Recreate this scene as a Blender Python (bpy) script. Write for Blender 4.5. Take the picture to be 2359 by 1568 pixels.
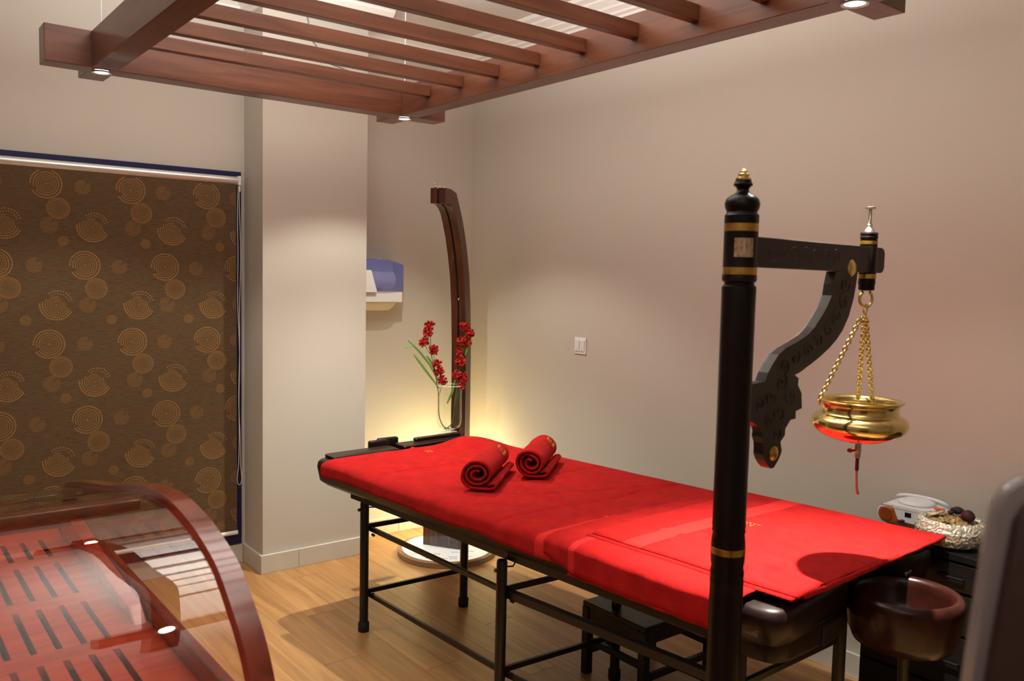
import bpy, bmesh, math, random
from mathutils import Vector, Matrix, noise
PI = math.pi
C = bpy.context.scene.collection
for o in list(bpy.data.objects): bpy.data.objects.remove(o)
random.seed(7)
def lin(r, g, b):
    f = lambda c: (c/255/12.92) if c/255 <= .04045 else ((c/255+.055)/1.055)**2.4
    return (f(r), f(g), f(b))

# ---------------------------------------------------------------- camera
cd = bpy.data.cameras.new('camera'); cam = bpy.data.objects.new('camera', cd); C.objects.link(cam)
yaw, pit, rol = math.radians(38.23), math.radians(-4.29), math.radians(1.26)
F = Vector((math.sin(yaw)*math.cos(pit), math.cos(yaw)*math.cos(pit), math.sin(pit)))
R0 = Vector((math.cos(yaw), -math.sin(yaw), 0)); U0 = R0.cross(F)
RR = R0*math.cos(rol)+U0*math.sin(rol); UU = -R0*math.sin(rol)+U0*math.cos(rol)
M = Matrix((RR, UU, -F)).transposed().to_4x4(); M.translation = Vector((0, 0, 1.5))
cam.matrix_world = M
cd.sensor_width = 36; cd.lens = 1952/2359*36; cd.clip_start = .02
cd.dof.use_dof = True; cd.dof.focus_distance = 3.4; cd.dof.aperture_fstop = 5.2
bpy.context.scene.camera = cam
# ---------------------------------------------------------------- view and light
sc = bpy.context.scene
sc.view_settings.view_transform = 'Standard'; sc.view_settings.look = 'None'
sc.view_settings.gamma = 1; sc.view_settings.use_curve_mapping = False
sc.view_settings.exposure = 0.0
w = bpy.data.worlds.new('world'); sc.world = w; w.use_nodes = True
w.node_tree.nodes['Background'].inputs[0].default_value = (1, .93, .86, 1)
w.node_tree.nodes['Background'].inputs[1].default_value = .05
SPOT_DEG = [120, 116, 112, 116]
SPOTS = [(1.997, 3.352), (.745, 3.352), (1.997, 1.186), (.745, 1.186)]
SPOT_W = [30, 24, 12, 8]; CORE_W = [122, 80, 640, 4]
def spot_lamp(i, core=False):    # each reflector lamp: a wide soft cone plus its bright core
    x, y = SPOTS[i]
    l = bpy.data.lights.new('downlight_beam', 'SPOT'); l.energy = CORE_W[i] if core else SPOT_W[i]; l.color = (1, .97, .84)
    l.spot_size = math.radians((84, 54, 62, 84)[i] if core else SPOT_DEG[i]); l.spot_blend = 1 if core else .35; l.shadow_soft_size = .018
    o = bpy.data.objects.new('downlight_beam', l); C.objects.link(o); o.location = (x, y, 2.188); return o
for i in range(4): spot_lamp(i); spot_lamp(i, True)
def area(name, loc, sx, sy, e, col, rot=(0, 0, 0)):
    l = bpy.data.lights.new(name, 'AREA'); l.shape = 'RECTANGLE'; l.size = sx; l.size_y = sy; l.energy = e; l.color = col
    o = bpy.data.objects.new(name, l); C.objects.link(o); o.location = loc; o.rotation_euler = rot; return o
# added ambient fills without fixtures: panel behind the camera, uplights over pergola and room
area('ceiling_fill', (-.7, -.7, 2.86), 1.6, 1.6, 7, (1, .97, .95))
area('pergola_uplight_fill', (1.30, 2.25, 2.36), 1.0, 2.0, 84, (1, .97, .915), (PI, 0, 0))
area('room_uplight_fill', (-.6, 0, 2.36), 1.6, 2.4, 30, (1, .98, .93), (PI, 0, 0))
l = bpy.data.lights.new('corner_glow', 'POINT'); l.energy = 16; l.color = (1, .80, .38); l.shadow_soft_size = .03  # unseen point light added for the warm bounce off the glass disc
o = bpy.data.objects.new('corner_glow', l); C.objects.link(o); o.location = (2.70, 3.98, .32)

# ---------------------------------------------------------------- materials
MATS = {}
def mat(name, col, rough=.5, metal=0, spec=.5, coat=0, noise_amt=0, nscale=(8, 8, 8), bump=0, bscale=200, trans=0, alpha=1, emit=None, sheen=0, col2=None, detail=4, coat_rough=.08, ior=1.45, randv=0):
    if name in MATS: return MATS[name]
    m = bpy.data.materials.new(name); m.use_nodes = True; nt = m.node_tree; N = nt.nodes; Lk = nt.links
    b = N['Principled BSDF']
    b.inputs['Base Color'].default_value = (*col, 1); b.inputs['Roughness'].default_value = rough
    b.inputs['Metallic'].default_value = metal; b.inputs['Specular IOR Level'].default_value = spec
    b.inputs['Coat Weight'].default_value = coat; b.inputs['Coat Roughness'].default_value = coat_rough
    b.inputs['Transmission Weight'].default_value = trans; b.inputs['Alpha'].default_value = alpha; b.inputs['IOR'].default_value = ior
    b.inputs['Sheen Weight'].default_value = sheen
    if emit: b.inputs['Emission Color'].default_value = (*emit[0], 1); b.inputs['Emission Strength'].default_value = emit[1]
    tc = N.new('ShaderNodeTexCoord')
    if noise_amt:
        mp = N.new('ShaderNodeMapping'); mp.inputs['Scale'].default_value = nscale
        Lk.new(tc.outputs['Object'], mp.inputs[0])
        nz = N.new('ShaderNodeTexNoise'); nz.inputs['Scale'].default_value = 1; nz.inputs['Detail'].default_value = detail; nz.inputs['Distortion'].default_value = .6
        if randv:
            oi = N.new('ShaderNodeObjectInfo'); va = N.new('ShaderNodeVectorMath'); va.operation = 'ADD'
            cb = N.new('ShaderNodeCombineXYZ'); mm = N.new('ShaderNodeMath'); mm.operation = 'MULTIPLY'; mm.inputs[1].default_value = 57
            Lk.new(oi.outputs['Random'], mm.inputs[0]); Lk.new(mm.outputs[0], cb.inputs[0]); Lk.new(mm.outputs[0], cb.inputs[2])
            Lk.new(mp.outputs[0], va.inputs[0]); Lk.new(cb.outputs[0], va.inputs[1]); Lk.new(va.outputs[0], nz.inputs[0])
        else: Lk.new(mp.outputs[0], nz.inputs[0])
        cr = N.new('ShaderNodeValToRGB'); cr.color_ramp.elements[0].position = .3; cr.color_ramp.elements[1].position = .7
        c2 = col2 or tuple(c*(1-noise_amt) for c in col)
        cr.color_ramp.elements[0].color = (*c2, 1); cr.color_ramp.elements[1].color = (*col, 1)
        Lk.new(nz.outputs[0], cr.inputs[0])
        if randv:
            hs = N.new('ShaderNodeHueSaturation'); mr = N.new('ShaderNodeMapRange'); mr.inputs[3].default_value = 1-randv; mr.inputs[4].default_value = 1+randv
            Lk.new(oi.outputs['Random'], mr.inputs[0]); Lk.new(mr.outputs[0], hs.inputs['Value']); Lk.new(cr.outputs[0], hs.inputs['Color']); Lk.new(hs.outputs[0], b.inputs['Base Color'])
        else: Lk.new(cr.outputs[0], b.inputs['Base Color'])
    if bump:
        n2 = N.new('ShaderNodeTexNoise'); n2.inputs['Scale'].default_value = bscale; n2.inputs['Detail'].default_value = 3
        Lk.new(tc.outputs['Object'], n2.inputs[0]); bp = N.new('ShaderNodeBump'); bp.inputs['Strength'].default_value = bump; bp.inputs['Distance'].default_value = .004
        Lk.new(n2.outputs[0], bp.inputs['Height']); Lk.new(bp.outputs[0], b.inputs['Normal'])
    MATS[name] = m; return m
def glass(name, tint=(.95, .95, .95), ior=1.5, rough=0.0):
    # thin pane: clear with a Fresnel reflection
    if name in MATS: return MATS[name]
    m = bpy.data.materials.new(name); m.use_nodes = True; nt = m.node_tree; N = nt.nodes; N.clear()
    out = N.new('ShaderNodeOutputMaterial'); mx = N.new('ShaderNodeMixShader'); t = N.new('ShaderNodeBsdfTransparent'); g = N.new('ShaderNodeBsdfGlossy')
    fr = N.new('ShaderNodeFresnel'); ge = N.new('ShaderNodeNewGeometry'); mr = N.new('ShaderNodeMapRange'); mr.inputs[3].default_value = ior; mr.inputs[4].default_value = 1/ior
    nt.links.new(ge.outputs['Backfacing'], mr.inputs[0]); nt.links.new(mr.outputs[0], fr.inputs[0])    # same reflection from either side of the thin pane
    t.inputs[0].default_value = (*tint, 1); g.inputs['Roughness'].default_value = rough
    nt.links.new(fr.outputs[0], mx.inputs[0]); nt.links.new(t.outputs[0], mx.inputs[1]); nt.links.new(g.outputs[0], mx.inputs[2]); nt.links.new(mx.outputs[0], out.inputs[0])
    MATS[name] = m; return m
WALL = mat('wall_paint', (.55, .508, .445), .75, spec=.25, noise_amt=.04, nscale=(.9, .9, .9), bump=.05, bscale=260)
CEIL = mat('ceiling_paint', (.72, .69, .65), .8, spec=.2, bump=.03, bscale=200)
TRIM = mat('cornice_paint', (.86, .84, .80), .6)
BASE = mat('skirting_tile', (.60, .57, .50), .35, noise_amt=.08, nscale=(5, 5, 5))
GROUT = mat('grout', (.55, .52, .46), .9)
PLANK = mat('floor_laminate', lin(184, 138, 88), .36, spec=.5, noise_amt=1, col2=lin(150, 106, 62), nscale=(28, 1.6, 28), detail=6, randv=.10)
FBASE = mat('floor_underlay', lin(80, 52, 30), .8)
MAHOG = mat('pergola_mahogany', lin(116, 68, 46), .34, noise_amt=1, col2=lin(84, 46, 30), nscale=(3, 34, 34), coat=.25, detail=6)
MAHOGY = mat('pergola_mahogany_lengthwise', lin(116, 68, 46), .34, noise_amt=1, col2=lin(84, 46, 30), nscale=(34, 3, 34), coat=.25, detail=6)
TRAYW = mat('dark_glossy_wood', lin(36, 18, 15), .36, noise_amt=1, col2=lin(20, 10, 9), nscale=(18, 60, 30), spec=.3)
BLACKM = mat('black_steel', lin(26, 22, 21), .32, spec=.5, noise_amt=.15, nscale=(20, 20, 20))
RUBBER = mat('black_rubber', lin(18, 17, 17), .7)
BOLT = mat('bronze_bolt', lin(110, 90, 60), .35, metal=.9)
POSTW = mat('ebony_turned_wood', lin(20, 11, 10), .32, spec=.25, noise_amt=.4, nscale=(30, 30, 4))
CARVE = mat('ebony_carved_wood', lin(40, 26, 22), .42, noise_amt=.3, nscale=(60, 60, 60))
BRASS = mat('polished_brass', (.80, .64, .26), .13, metal=1, noise_amt=.08, nscale=(30, 30, 30))
BRASSD = mat('dull_brass_band', (.62, .36, .08), .30, metal=1, noise_amt=.25, nscale=(60, 60, 60))
CHROME = mat('chrome', (.75, .75, .75), .12, metal=1)
STEEL = mat('brushed_steel', (.55, .54, .52), .3, metal=1)
WHITEP = mat('white_plastic', (.78, .77, .77), .35)
def towel_mat(name, bands=()):
    m = mat(name, (.47, .010, .010), .95, spec=.05, sheen=.10, noise_amt=1, col2=(.34, .006, .007), nscale=(16, 16, 16), detail=8, bump=.9, bscale=420)
    b = m.node_tree.nodes['Principled BSDF']; b.inputs['Sheen Tint'].default_value = (1, .35, .3, 1); b.inputs['Sheen Roughness'].default_value = .5
    if bands:
        nt = m.node_tree; N = nt.nodes; tc = N.new('ShaderNodeTexCoord'); sp = N.new('ShaderNodeSeparateXYZ'); nt.links.new(tc.outputs['Object'], sp.inputs[0])
        acc = None
        for y0, hw in bands:
            c = N.new('ShaderNodeMath'); c.operation = 'COMPARE'; c.inputs[1].default_value = y0; c.inputs[2].default_value = hw; nt.links.new(sp.outputs[1], c.inputs[0])
            if acc: a = N.new('ShaderNodeMath'); a.operation = 'MAXIMUM'; nt.links.new(acc.outputs[0], a.inputs[0]); nt.links.new(c.outputs[0], a.inputs[1]); acc = a
            else: acc = c
        src = b.inputs['Base Color'].links[0].from_socket; mx = N.new('ShaderNodeMix'); mx.data_type = 'RGBA'
        nt.links.new(acc.outputs[0], mx.inputs[0]); nt.links.new(src, mx.inputs[6]); mx.inputs[7].default_value = (.62, .022, .020, 1)
        nt.links.new(mx.outputs[2], b.inputs['Base Color'])
    return m

# ---------------------------------------------------------------- mesh helpers
def bx(bm, x0, x1, y0, y1, z0, z1, bev=0):
    vs = [bm.verts.new(p) for p in ((x0, y0, z0), (x1, y0, z0), (x1, y1, z0), (x0, y1, z0), (x0, y0, z1), (x1, y0, z1), (x1, y1, z1), (x0, y1, z1))]
    fs = [bm.faces.new([vs[i] for i in f]) for f in ((3, 2, 1, 0), (4, 5, 6, 7), (0, 1, 5, 4), (1, 2, 6, 5), (2, 3, 7, 6), (3, 0, 4, 7))]
    if bev:
        es = list({e for f in fs for e in f.edges}); bmesh.ops.bevel(bm, geom=es, offset=bev, segments=2, profile=.5, affect='EDGES', clamp_overlap=True)
    return bm
def obox(bm, c, ax, ay, az, hx, hy, hz, bev=0):
    "box with its own axes"
    n0 = len(bm.verts); t = bmesh.new(); bx(t, -hx, hx, -hy, hy, -hz, hz, bev)
    Mx = Matrix((Vector(ax).normalized(), Vector(ay).normalized(), Vector(az).normalized())).transposed().to_4x4(); Mx.translation = Vector(c)
    t.transform(Mx); join(bm, t); return bm
def join(bm, t):
    me = bpy.data.meshes.new('tmp'); t.to_mesh(me); t.free(); bm.from_mesh(me); bpy.data.meshes.remove(me)
def lathe(bm, prof, c=(0, 0), n=40, cap=True):
    rings = []
    for r, z in prof:
        rings.append([bm.verts.new((c[0]+max(r, 1e-4)*math.cos(2*PI*i/n), c[1]+max(r, 1e-4)*math.sin(2*PI*i/n), z)) for i in range(n)])
    for a, b in zip(rings, rings[1:]):
        for i in range(n): bm.faces.new((a[i], a[(i+1) % n], b[(i+1) % n], b[i]))
    if cap: bm.faces.new(rings[0][::-1]); bm.faces.new(rings[-1])
    return bm
def tube(bm, pts, r, n=8, closed=False, cap=True):
    pts = [Vector(p) for p in pts]; rings = []; N = len(pts); up = None
    for i, p in enumerate(pts):
        a = pts[(i-1) % N] if (closed or i) else p; b = pts[(i+1) % N] if (closed or i < N-1) else p
        d = (b-a).normalized()
        if up is None:
            up = Vector((0, 0, 1)) if abs(d.z) < .9 else Vector((1, 0, 0))
        s = d.cross(up).normalized(); up = s.cross(d).normalized()
        rr = r[i] if isinstance(r, (list, tuple)) else r
        rings.append([bm.verts.new(p+(s*math.cos(2*PI*k/n)+up*math.sin(2*PI*k/n))*rr) for k in range(n)])
    m = N if closed else N-1
    for i in range(m):
        a, b = rings[i], rings[(i+1) % N]
        for k in range(n): bm.faces.new((a[k], a[(k+1) % n], b[(k+1) % n], b[k]))
    if cap and not closed: bm.faces.new(rings[0][::-1]); bm.faces.new(rings[-1])
    return bm
def prism(bm, poly, d0, d1, fn, bev=0):
    "poly of (a,b), swept from depth d0 to d1; fn(a,b,d)->xyz"
    A = [bm.verts.new(fn(a, b, d0)) for a, b in poly]; B = [bm.verts.new(fn(a, b, d1)) for a, b in poly]; n = len(poly)
    f0 = bm.faces.new(A[::-1]); f1 = bm.faces.new(B)
    for i in range(n): bm.faces.new((A[i], A[(i+1) % n], B[(i+1) % n], B[i]))
    if bev: bmesh.ops.bevel(bm, geom=list(f0.edges)+list(f1.edges), offset=bev, segments=2, profile=.5, affect='EDGES', clamp_overlap=True)
    return bm
def strip(bm, left, right, d0, d1, fn):
    "solid between two polylines of equal length (good for curved, concave outlines)"
    n = len(left); V = [[bm.verts.new(fn(p[0], p[1], d)) for p in side] for d in (d0, d1) for side in (left, right)]
    L0, R0_, L1, R1 = V
    for i in range(n-1):
        bm.faces.new((L0[i], L0[i+1], R0_[i+1], R0_[i])); bm.faces.new((L1[i], R1[i], R1[i+1], L1[i+1]))
        bm.faces.new((L0[i], L1[i], L1[i+1], L0[i+1])); bm.faces.new((R0_[i], R0_[i+1], R1[i+1], R1[i]))
    bm.faces.new((L0[0], R0_[0], R1[0], L1[0])); bm.faces.new((L0[-1], L1[-1], R1[-1], R0_[-1])); return bm
def sphere(bm, c, r, u=12, v=8, sc=(1, 1, 1)):
    bmesh.ops.create_uvsphere(bm, u_segments=u, v_segments=v, radius=r, matrix=Matrix.Translation(c) @ Matrix.Diagonal((*sc, 1)))
    return bm
def origin_of(p):
    v = Vector((0, 0, 0))
    while p: v = v+p.location; p = p.parent
    return v
def obj(name, bm, m, parent=None, smooth=False, label=None, loc=None):
    "bm in world coordinates; origin placed at parent origin or loc"
    bmesh.ops.recalc_face_normals(bm, faces=bm.faces)
    off = origin_of(parent) if parent else Vector(loc or (0, 0, 0))
    bm.transform(Matrix.Translation(-off))
    me = bpy.data.meshes.new(name); bm.to_mesh(me); bm.free()
    if m: me.materials.append(m)
    if smooth:
        for p in me.polygons: p.use_smooth = True
        if smooth != 'all':
            try: me.set_sharp_from_angle(angle=math.radians(smooth if smooth is not True else 38))
            except Exception: pass
    o = bpy.data.objects.new(name, me); C.objects.link(o)
    if parent: o.parent = parent
    else: o.location = off
    if label: o['label'] = label
    return o
def thing(name, label, cat, loc, group=None):
    o = bpy.data.objects.new(name, None); C.objects.link(o); o.location = loc; o['label'] = label; o['category'] = cat
    o.empty_display_size = .05
    if group: o['group'] = group
    return o
def tag(o, label, cat, group=None):
    o['label'] = label; o['category'] = cat
    if group: o['group'] = group
    return o
def struct(name, bm, m, **k):
    o = obj(name, bm, m, **k); o['kind'] = 'structure'; return o
B = bmesh.new
def lerp(a, b, t): return a+(b-a)*t

# ---------------------------------------------------------------- room shell
XL, XR, YN, YF, ZC = -2.2, 3.0, -2.0, 4.23, 2.88
PX0, PX1, PY = 1.595, 2.158, 3.99
fl = struct('floor', bx(B(), XL, XR, YN, YF, -.06, -.004), FBASE)
pw = .145; pl = 1.2
pm = None
nx = int(math.ceil((XR-XL)/pw))
for i in range(nx):
    x0 = XR-(i+1)*pw+.0004
    off = (i*.47) % pl
    y = YN-off
    while y < YF:
        a, b = max(y, YN)+.0008, min(y+pl, YF)-.0008
        if b-a > .02 and x0 > XL-.1:
            xa = max(x0, XL)
            full = abs((b-a)-(pl-.0016)) < 1e-6 and xa == x0
            if full and pm:
                o = bpy.data.objects.new('floor_plank', pm); C.objects.link(o); o.parent = fl; o.location = (x0+pw/2, (a+b)/2, 0)
            else:
                t = B(); hw = (x0+pw-.0008-xa)/2; bx(t, -hw, hw, -(b-a)/2, (b-a)/2, -.004, 0, .0004)
                me = bpy.data.meshes.new('floor_plank'); t.to_mesh(me); t.free(); me.materials.append(PLANK)
                o = bpy.data.objects.new('floor_plank', me); C.objects.link(o); o.parent = fl; o.location = (xa+hw, (a+b)/2, 0)
                if full: pm = me
        y += pl
ceil = struct('ceiling', bx(B(), XL-.1, XR+.1, YN-.1, YF+.1, ZC, ZC+.08), CEIL)
# back wall with the window opening
WX0, WX1, WZ0, WZ1 = .02, 1.574, .10, 1.992
b = B(); bx(b, XL, WX0, YF, YF+.12, 0, ZC); bx(b, WX1, XR+.1, YF, YF+.12, 0, ZC); bx(b, WX0, WX1, YF, YF+.12, 0, WZ0); bx(b, WX0, WX1, YF, YF+.12, WZ1, ZC)
struct('wall_back', b, WALL)
struct('wall_right', bx(B(), XR, XR+.1, YN, YF, 0, ZC), WALL)
struct('wall_left', bx(B(), XL-.1, XL, YN, YF+.1, 0, ZC), WALL)
struct('wall_front', bx(B(), XL-.1, XR+.1, YN-.1, YN, 0, ZC), WALL)
struct('wall_column', bx(B(), PX0, PX1, PY, YF, 0, ZC), WALL)
NAVY = mat('navy_window_frame', lin(22, 26, 74), .35); NAVYG = mat('dark_window_glass', lin(10, 16, 34), .05, spec=.7)
wn = bpy.data.objects.new('window_1', None); C.objects.link(wn); wn.location = (.8, YF, WZ0); wn['kind'] = 'structure'
b = B(); fr = .05
bx(b, WX0, WX1, YF-.012, YF+.05, WZ0, WZ0+fr); bx(b, WX0, WX1, YF-.012, YF+.05, WZ1-fr, WZ1); bx(b, WX0, WX0+fr, YF-.012, YF+.05, WZ0+fr, WZ1-fr); bx(b, WX1-fr, WX1, YF-.012, YF+.05, WZ0+fr, WZ1-fr); bx(b, .77, .82, YF-.008, YF+.05, WZ0+fr, WZ1-fr)
obj('window_frame', b, NAVY, wn)
obj('window_pane', bx(B(), WX0+fr, .77, YF+.01, YF+.02, WZ0+fr, WZ1-fr), NAVYG, wn)
obj('window_pane', bx(B(), .82, WX1-fr, YF+.01, YF+.02, WZ0+fr, WZ1-fr), NAVYG, wn)
# cornices: stepped plaster moulding in runs
def cornice(name, a0, a1, fn):
    poly = [(0, 0), (.012, 0), (.012, .018), (.030, .024), (.030, .036), (.052, .050), (.052, .060), (.082, .084), (.082, .094), (.11, .105), (.11, .125), (0, .125)]
    struct(name, prism(B(), poly, a0, a1, fn), TRIM)
Z1 = ZC-.125
cornice('trim_1', YN, YF, lambda a, z, d: (XR-a, d, Z1+z))
cornice('trim_2', PX1, XR-.001, lambda a, z, d: (d, YF-a, Z1+z))
cornice('trim_3', PX0-.11, PX1+.11, lambda a, z, d: (d, PY-a, Z1+z))
cornice('trim_4', XL, PX0, lambda a, z, d: (d, YF-a, Z1+z))
cornice('trim_5', PY, YF, lambda a, z, d: (PX0-a, d, Z1+z))
# tiled skirting: each tile a piece
def skirting(name, p0, p1, nrm, first=.6, tl=.6, h=.094, t=.014):
    p0, p1 = Vector(p0), Vector(p1); d = (p1-p0); L = d.length; d.normalize(); nrm = Vector(nrm); up = Vector((0, 0, 1))
    b = B(); c = (p0+p1)/2+nrm*(t*.35); obox(b, (c.x, c.y, h/2-.001), d, nrm, up, L/2, t*.35, h/2-.002)
    s = struct(name, b, GROUT, loc=(c.x, c.y, 0)); a = 0; nx_ = first
    while a < L-.004:
        e = min(nx_, L); q = p0+d*((a+e)/2)+nrm*(t/2); bb = B(); obox(bb, (q.x, q.y, h/2), d, nrm, up, (e-a)/2-.0012, t/2, h/2, .0015)
        obj('skirting_tile', bb, BASE, s); a = e; nx_ += tl
skirting('baseboard_column', (PX0-.0145, PY, 0), (PX1+.0145, PY, 0), (0, -1, 0), first=.20)
skirting('baseboard_return', (PX0, YF, 0), (PX0, PY, 0), (-1, 0, 0))
skirting('baseboard_recess', (PX1, YF, 0), (XR, YF, 0), (0, -1, 0), first=.35)
skirting('baseboard_back', (XL, YF, 0), (PX0-.015, YF, 0), (0, -1, 0))
skirting('baseboard_right', (XR, YF-.015, 0), (XR, YN, 0), (-1, 0, 0), first=.5)

# ---------------------------------------------------------------- pergola
pg = thing('hanging_pergola', 'reddish brown slatted wooden pergola frame hung below the ceiling over the red bed', 'pergola', (1.37, 2.27, 2.2))
def beam(x0, x1, y0, y1, z0, z1, m): obj('beam', bx(B(), x0, x1, y0, y1, z0, z1, .002), m, pg)
beam(.555, 2.185, 3.305, 3.40, 2.2, 2.326, MAHOG)
beam(.555, 2.170, 1.146, 1.232, 2.2, 2.326, MAHOG)
beam(.703, .789, .95, 3.304, 2.2005, 2.3255, MAHOGY); beam(1.954, 2.04, .95, 3.304, 2.2005, 2.3255, MAHOGY)
for x0, x1 in ((.703, .789), (1.954, 2.04)):
    obj('beam_end', bx(B(), x0, x1, 3.401, 3.53, 2.2005, 2.3255, .002), MAHOGY, pg)
for k in range(8):
    y = 3.07-.2375*k
    obj('slat', bx(B(), .79, 1.953, y-.001, y+.033, 2.247, 2.292, .0015), MAHOG, pg)
LAMPG = mat('lit_lamp_face', (1, .95, .9), .3, emit=((1, .93, .84), 40))
for i, (x, y) in enumerate(SPOTS):
    b = B(); lathe(b, [(.030, 2.1995), (.034, 2.198), (.034, 2.194), (.026, 2.194), (.024, 2.1985)], (x, y), 28, cap=False)
    r_ = obj('downlight_ring', b, CHROME, pg, smooth=True)
    b = B(); lathe(b, [(.0005, 2.1965), (.024, 2.1965), (.024, 2.199), (.0005, 2.199)], (x, y), 24)
    obj('lamp_face', b, LAMPG, r_)
WIRE = mat('steel_wire', (.62, .66, .72), .35, metal=.8)
for x, y in SPOTS:
    b = B(); tube(b, [(x, y, 2.326), (x, y, ZC)], .0018, 6); lathe(b, [(.006, 2.325), (.006, 2.36), (.003, 2.366)], (x, y), 10)
    obj('suspension_wire', b, WIRE, pg)
CABLE = mat('grey_cable', lin(90, 85, 85), .6)
b = B(); pts = [(1.62, 3.62, ZC), (1.63, 3.61, 2.7), (1.66, 3.58, 2.52), (1.72, 3.52, 2.42), (1.82, 3.45, 2.38), (1.93, 3.38, 2.35), (1.98, 3.34, 2.327)]
tube(b, pts, .0035, 6); obj('power_cable', b, CABLE, pg, smooth=True)

# ---------------------------------------------------------------- blind
FAB = mat('blind_fabric', lin(106, 86, 62), .85, spec=.15, noise_amt=1, col2=lin(80, 62, 44), nscale=(26, 26, 420), detail=5)
DOT = mat('blind_dot_print', lin(162, 120, 68), .7, spec=.2)
YB = 4.185
bl = thing('roller_blind', 'dark brown roller blind printed with gold dotted circles, pulled down beside the wall column', 'blind', (.78, YB, .13))
obj('fabric', bx(B(), .03, 1.538, YB, YB+.0012, .172, 1.945), FAB, bl)
b = B(); tube(b, [(.028, YB+.012, 1.944), (1.544, YB+.012, 1.944)], .021, 20); obj('roller_tube', b, mat('silver_roller', (.66, .64, .62), .28, metal=.55), bl, smooth=True)
b = B(); obox(b, (1.552, YB+.01, 1.944), (1, 0, 0), (0, 1, 0), (0, 0, 1), .008, .024, .024, .006); bx(b, 1.548, 1.558, YB-.006, YB+.02, 1.89, 1.925, .003)
obj('bracket', b, WHITEP, bl)
b = B(); tube(b, [(.028, YB, .170), (1.540, YB, .170)], .011, 12); obj('bottom_bar', b, WHITEP, bl, smooth=True)
b = B(); xs = 1.549; n = 110
def ch(z, s): return (xs+s*(.003+.004*math.sin(z*5))+(.002*math.sin(z*13)), YB-.004, z)
loop = [ch(lerp(1.89, .52, i/50), -1) for i in range(51)]
loop += [(xs-.012+.0*t, YB-.004, .46) if False else (xs+.012*math.sin((t-.5)*PI)*1.0, YB-.004, .45-.035*math.cos((t-.5)*PI)) for t in [i/8 for i in range(9)]]
loop += [ch(lerp(.52, 1.89, i/50), 1) for i in range(51)]
tube(b, loop, .0016, 6); obj('pull_chain', b, mat('bead_chain', (.72, .71, .70), .4), bl, smooth=True)
# dotted rings as a thin raised print
b = B()
def dot(x, z, r):
    if not (.032 < x-r and x+r < 1.536 and .19 < z-r and z+r < 1.92): return
    vs = [b.verts.new((x+r*math.cos(k*PI/3), YB-.0007, z+r*math.sin(k*PI/3))) for k in range(6)]; b.faces.new(vs)
def ring(cx, cz, r, dr, gap=None, step=2.5):
    n = max(5, int(2*PI*r/(dr*step)))
    for k in range(n):
        a = 2*PI*k/n+r*31
        d = math.degrees(a) % 360
        if gap and any(g0 < d < g1 for g0, g1 in gap): continue
        dot(cx+r*math.cos(a), cz+r*math.sin(a), dr)
def motifA(x, z):
    dot(x, z, .004)
    for r, d, g in ((.009, .0011, None), (.016, .0013, None), (.023, .0015, None), (.031, .0018, None), (.0395, .0023, None), (.0495, .0030, [(195, 212)]), (.0615, .0037, [(188, 214)])): ring(x, z, r, d, g)
def motifC(x, z):
    dot(x, z, .0035)
    for r, d, g in ((.009, .0012, None), (.015, .0013, None), (.021, .0015, None), (.028, .0018, None), (.036, .0022, [(25, 75)]), (.045, .0027, [(-1, 150), (350, 361)]), (.055, .0033, [(-1, 165), (340, 361)]), (.0655, .0039, [(-1, 172), (338, 361)])): ring(x, z, r, d, g)
    for r, d, n in ((.0445, .0027, 9), (.0565, .0033, 10)):
        for k in range(n):
            a = math.radians(lerp(18, 128, k/(n-1))); dot(x+.007+r*math.cos(a), z+.006+r*math.sin(a), d)
def motifM(x, z, s=.0445):
    dot(x, z, .002)
    for f, d in ((.2, .0009), (.36, .001), (.52, .0011), (.68, .0013), (.84, .0018), (1, .0022)): ring(x, z, s*f, d*s/.0445+.0003)
def motifS(x, z, s=.031):
    for f in (.12, .27, .42, .56, .70, .85, 1): ring(x, z, s*f, .00095, [(40, 62)] if f > .3 else None, 2.35)
def motifU(x, z, s=.021):
    for f in (.1, .25, .4, .55, .7, .85, 1): ring(x, z, s*f, .0009, None, 2.3)
for row in range(-1, 6):
    z = 1.86-.35*row; odd = row % 2
    for k in range(-2, 6):
        x = (.849 if odd else .700)+.3457*k
        motifA(x, z); motifC(x+(.228 if odd else .184), z-.178); motifM(x+.046, z-.104); motifS(x+.144, z-.004); motifS(x+.008, z-.178, .033); motifU(x+(.108 if odd else .063), z-.245)
dp = obj('dot_print', b, DOT, bl); dp['kind'] = 'stuff'

# ---------------------------------------------------------------- wall switch, dispenser
sw = thing('light_switch', 'white double light switch on the bare right wall above the bed', 'switch', (XR, 3.228, 1.106))
obj('plate', bx(B(), XR-.008, XR, 3.185, 3.271, 1.108, 1.194, .003), WHITEP, sw)
for y in (3.209, 3.247): obj('rocker', bx(B(), XR-.0125, XR-.0085, y-.017, y+.017, 1.122, 1.180, .001), mat('switch_rocker', (.72, .71, .70), .3), sw)
for y in (3.209, 3.247): obj('marker', bx(B(), XR-.0133, XR-.0128, y-.003, y+.003, 1.127, 1.131), mat('switch_mark', (.25, .2, .18), .4), sw)

DX0, DX1, DY = 2.165, 2.462, 4.105
dsp = thing('paper_towel_dispenser', 'white paper towel dispenser with translucent blue lid on the wall beside the column', 'dispenser', (2.31, YF, 1.33))
BLUEG = mat('blue_translucent_lid', lin(120, 130, 215), .12, trans=.0, alpha=.38, spec=.6)
b = B(); segs = 10; prof = []
def topz(x): t = (x-(DX0+DX1)/2)/((DX1-DX0)/2); return 1.583-.028*t*t
L_ = [(DX0+(DX1-DX0)*i/segs) for i in range(segs+1)]
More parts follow.
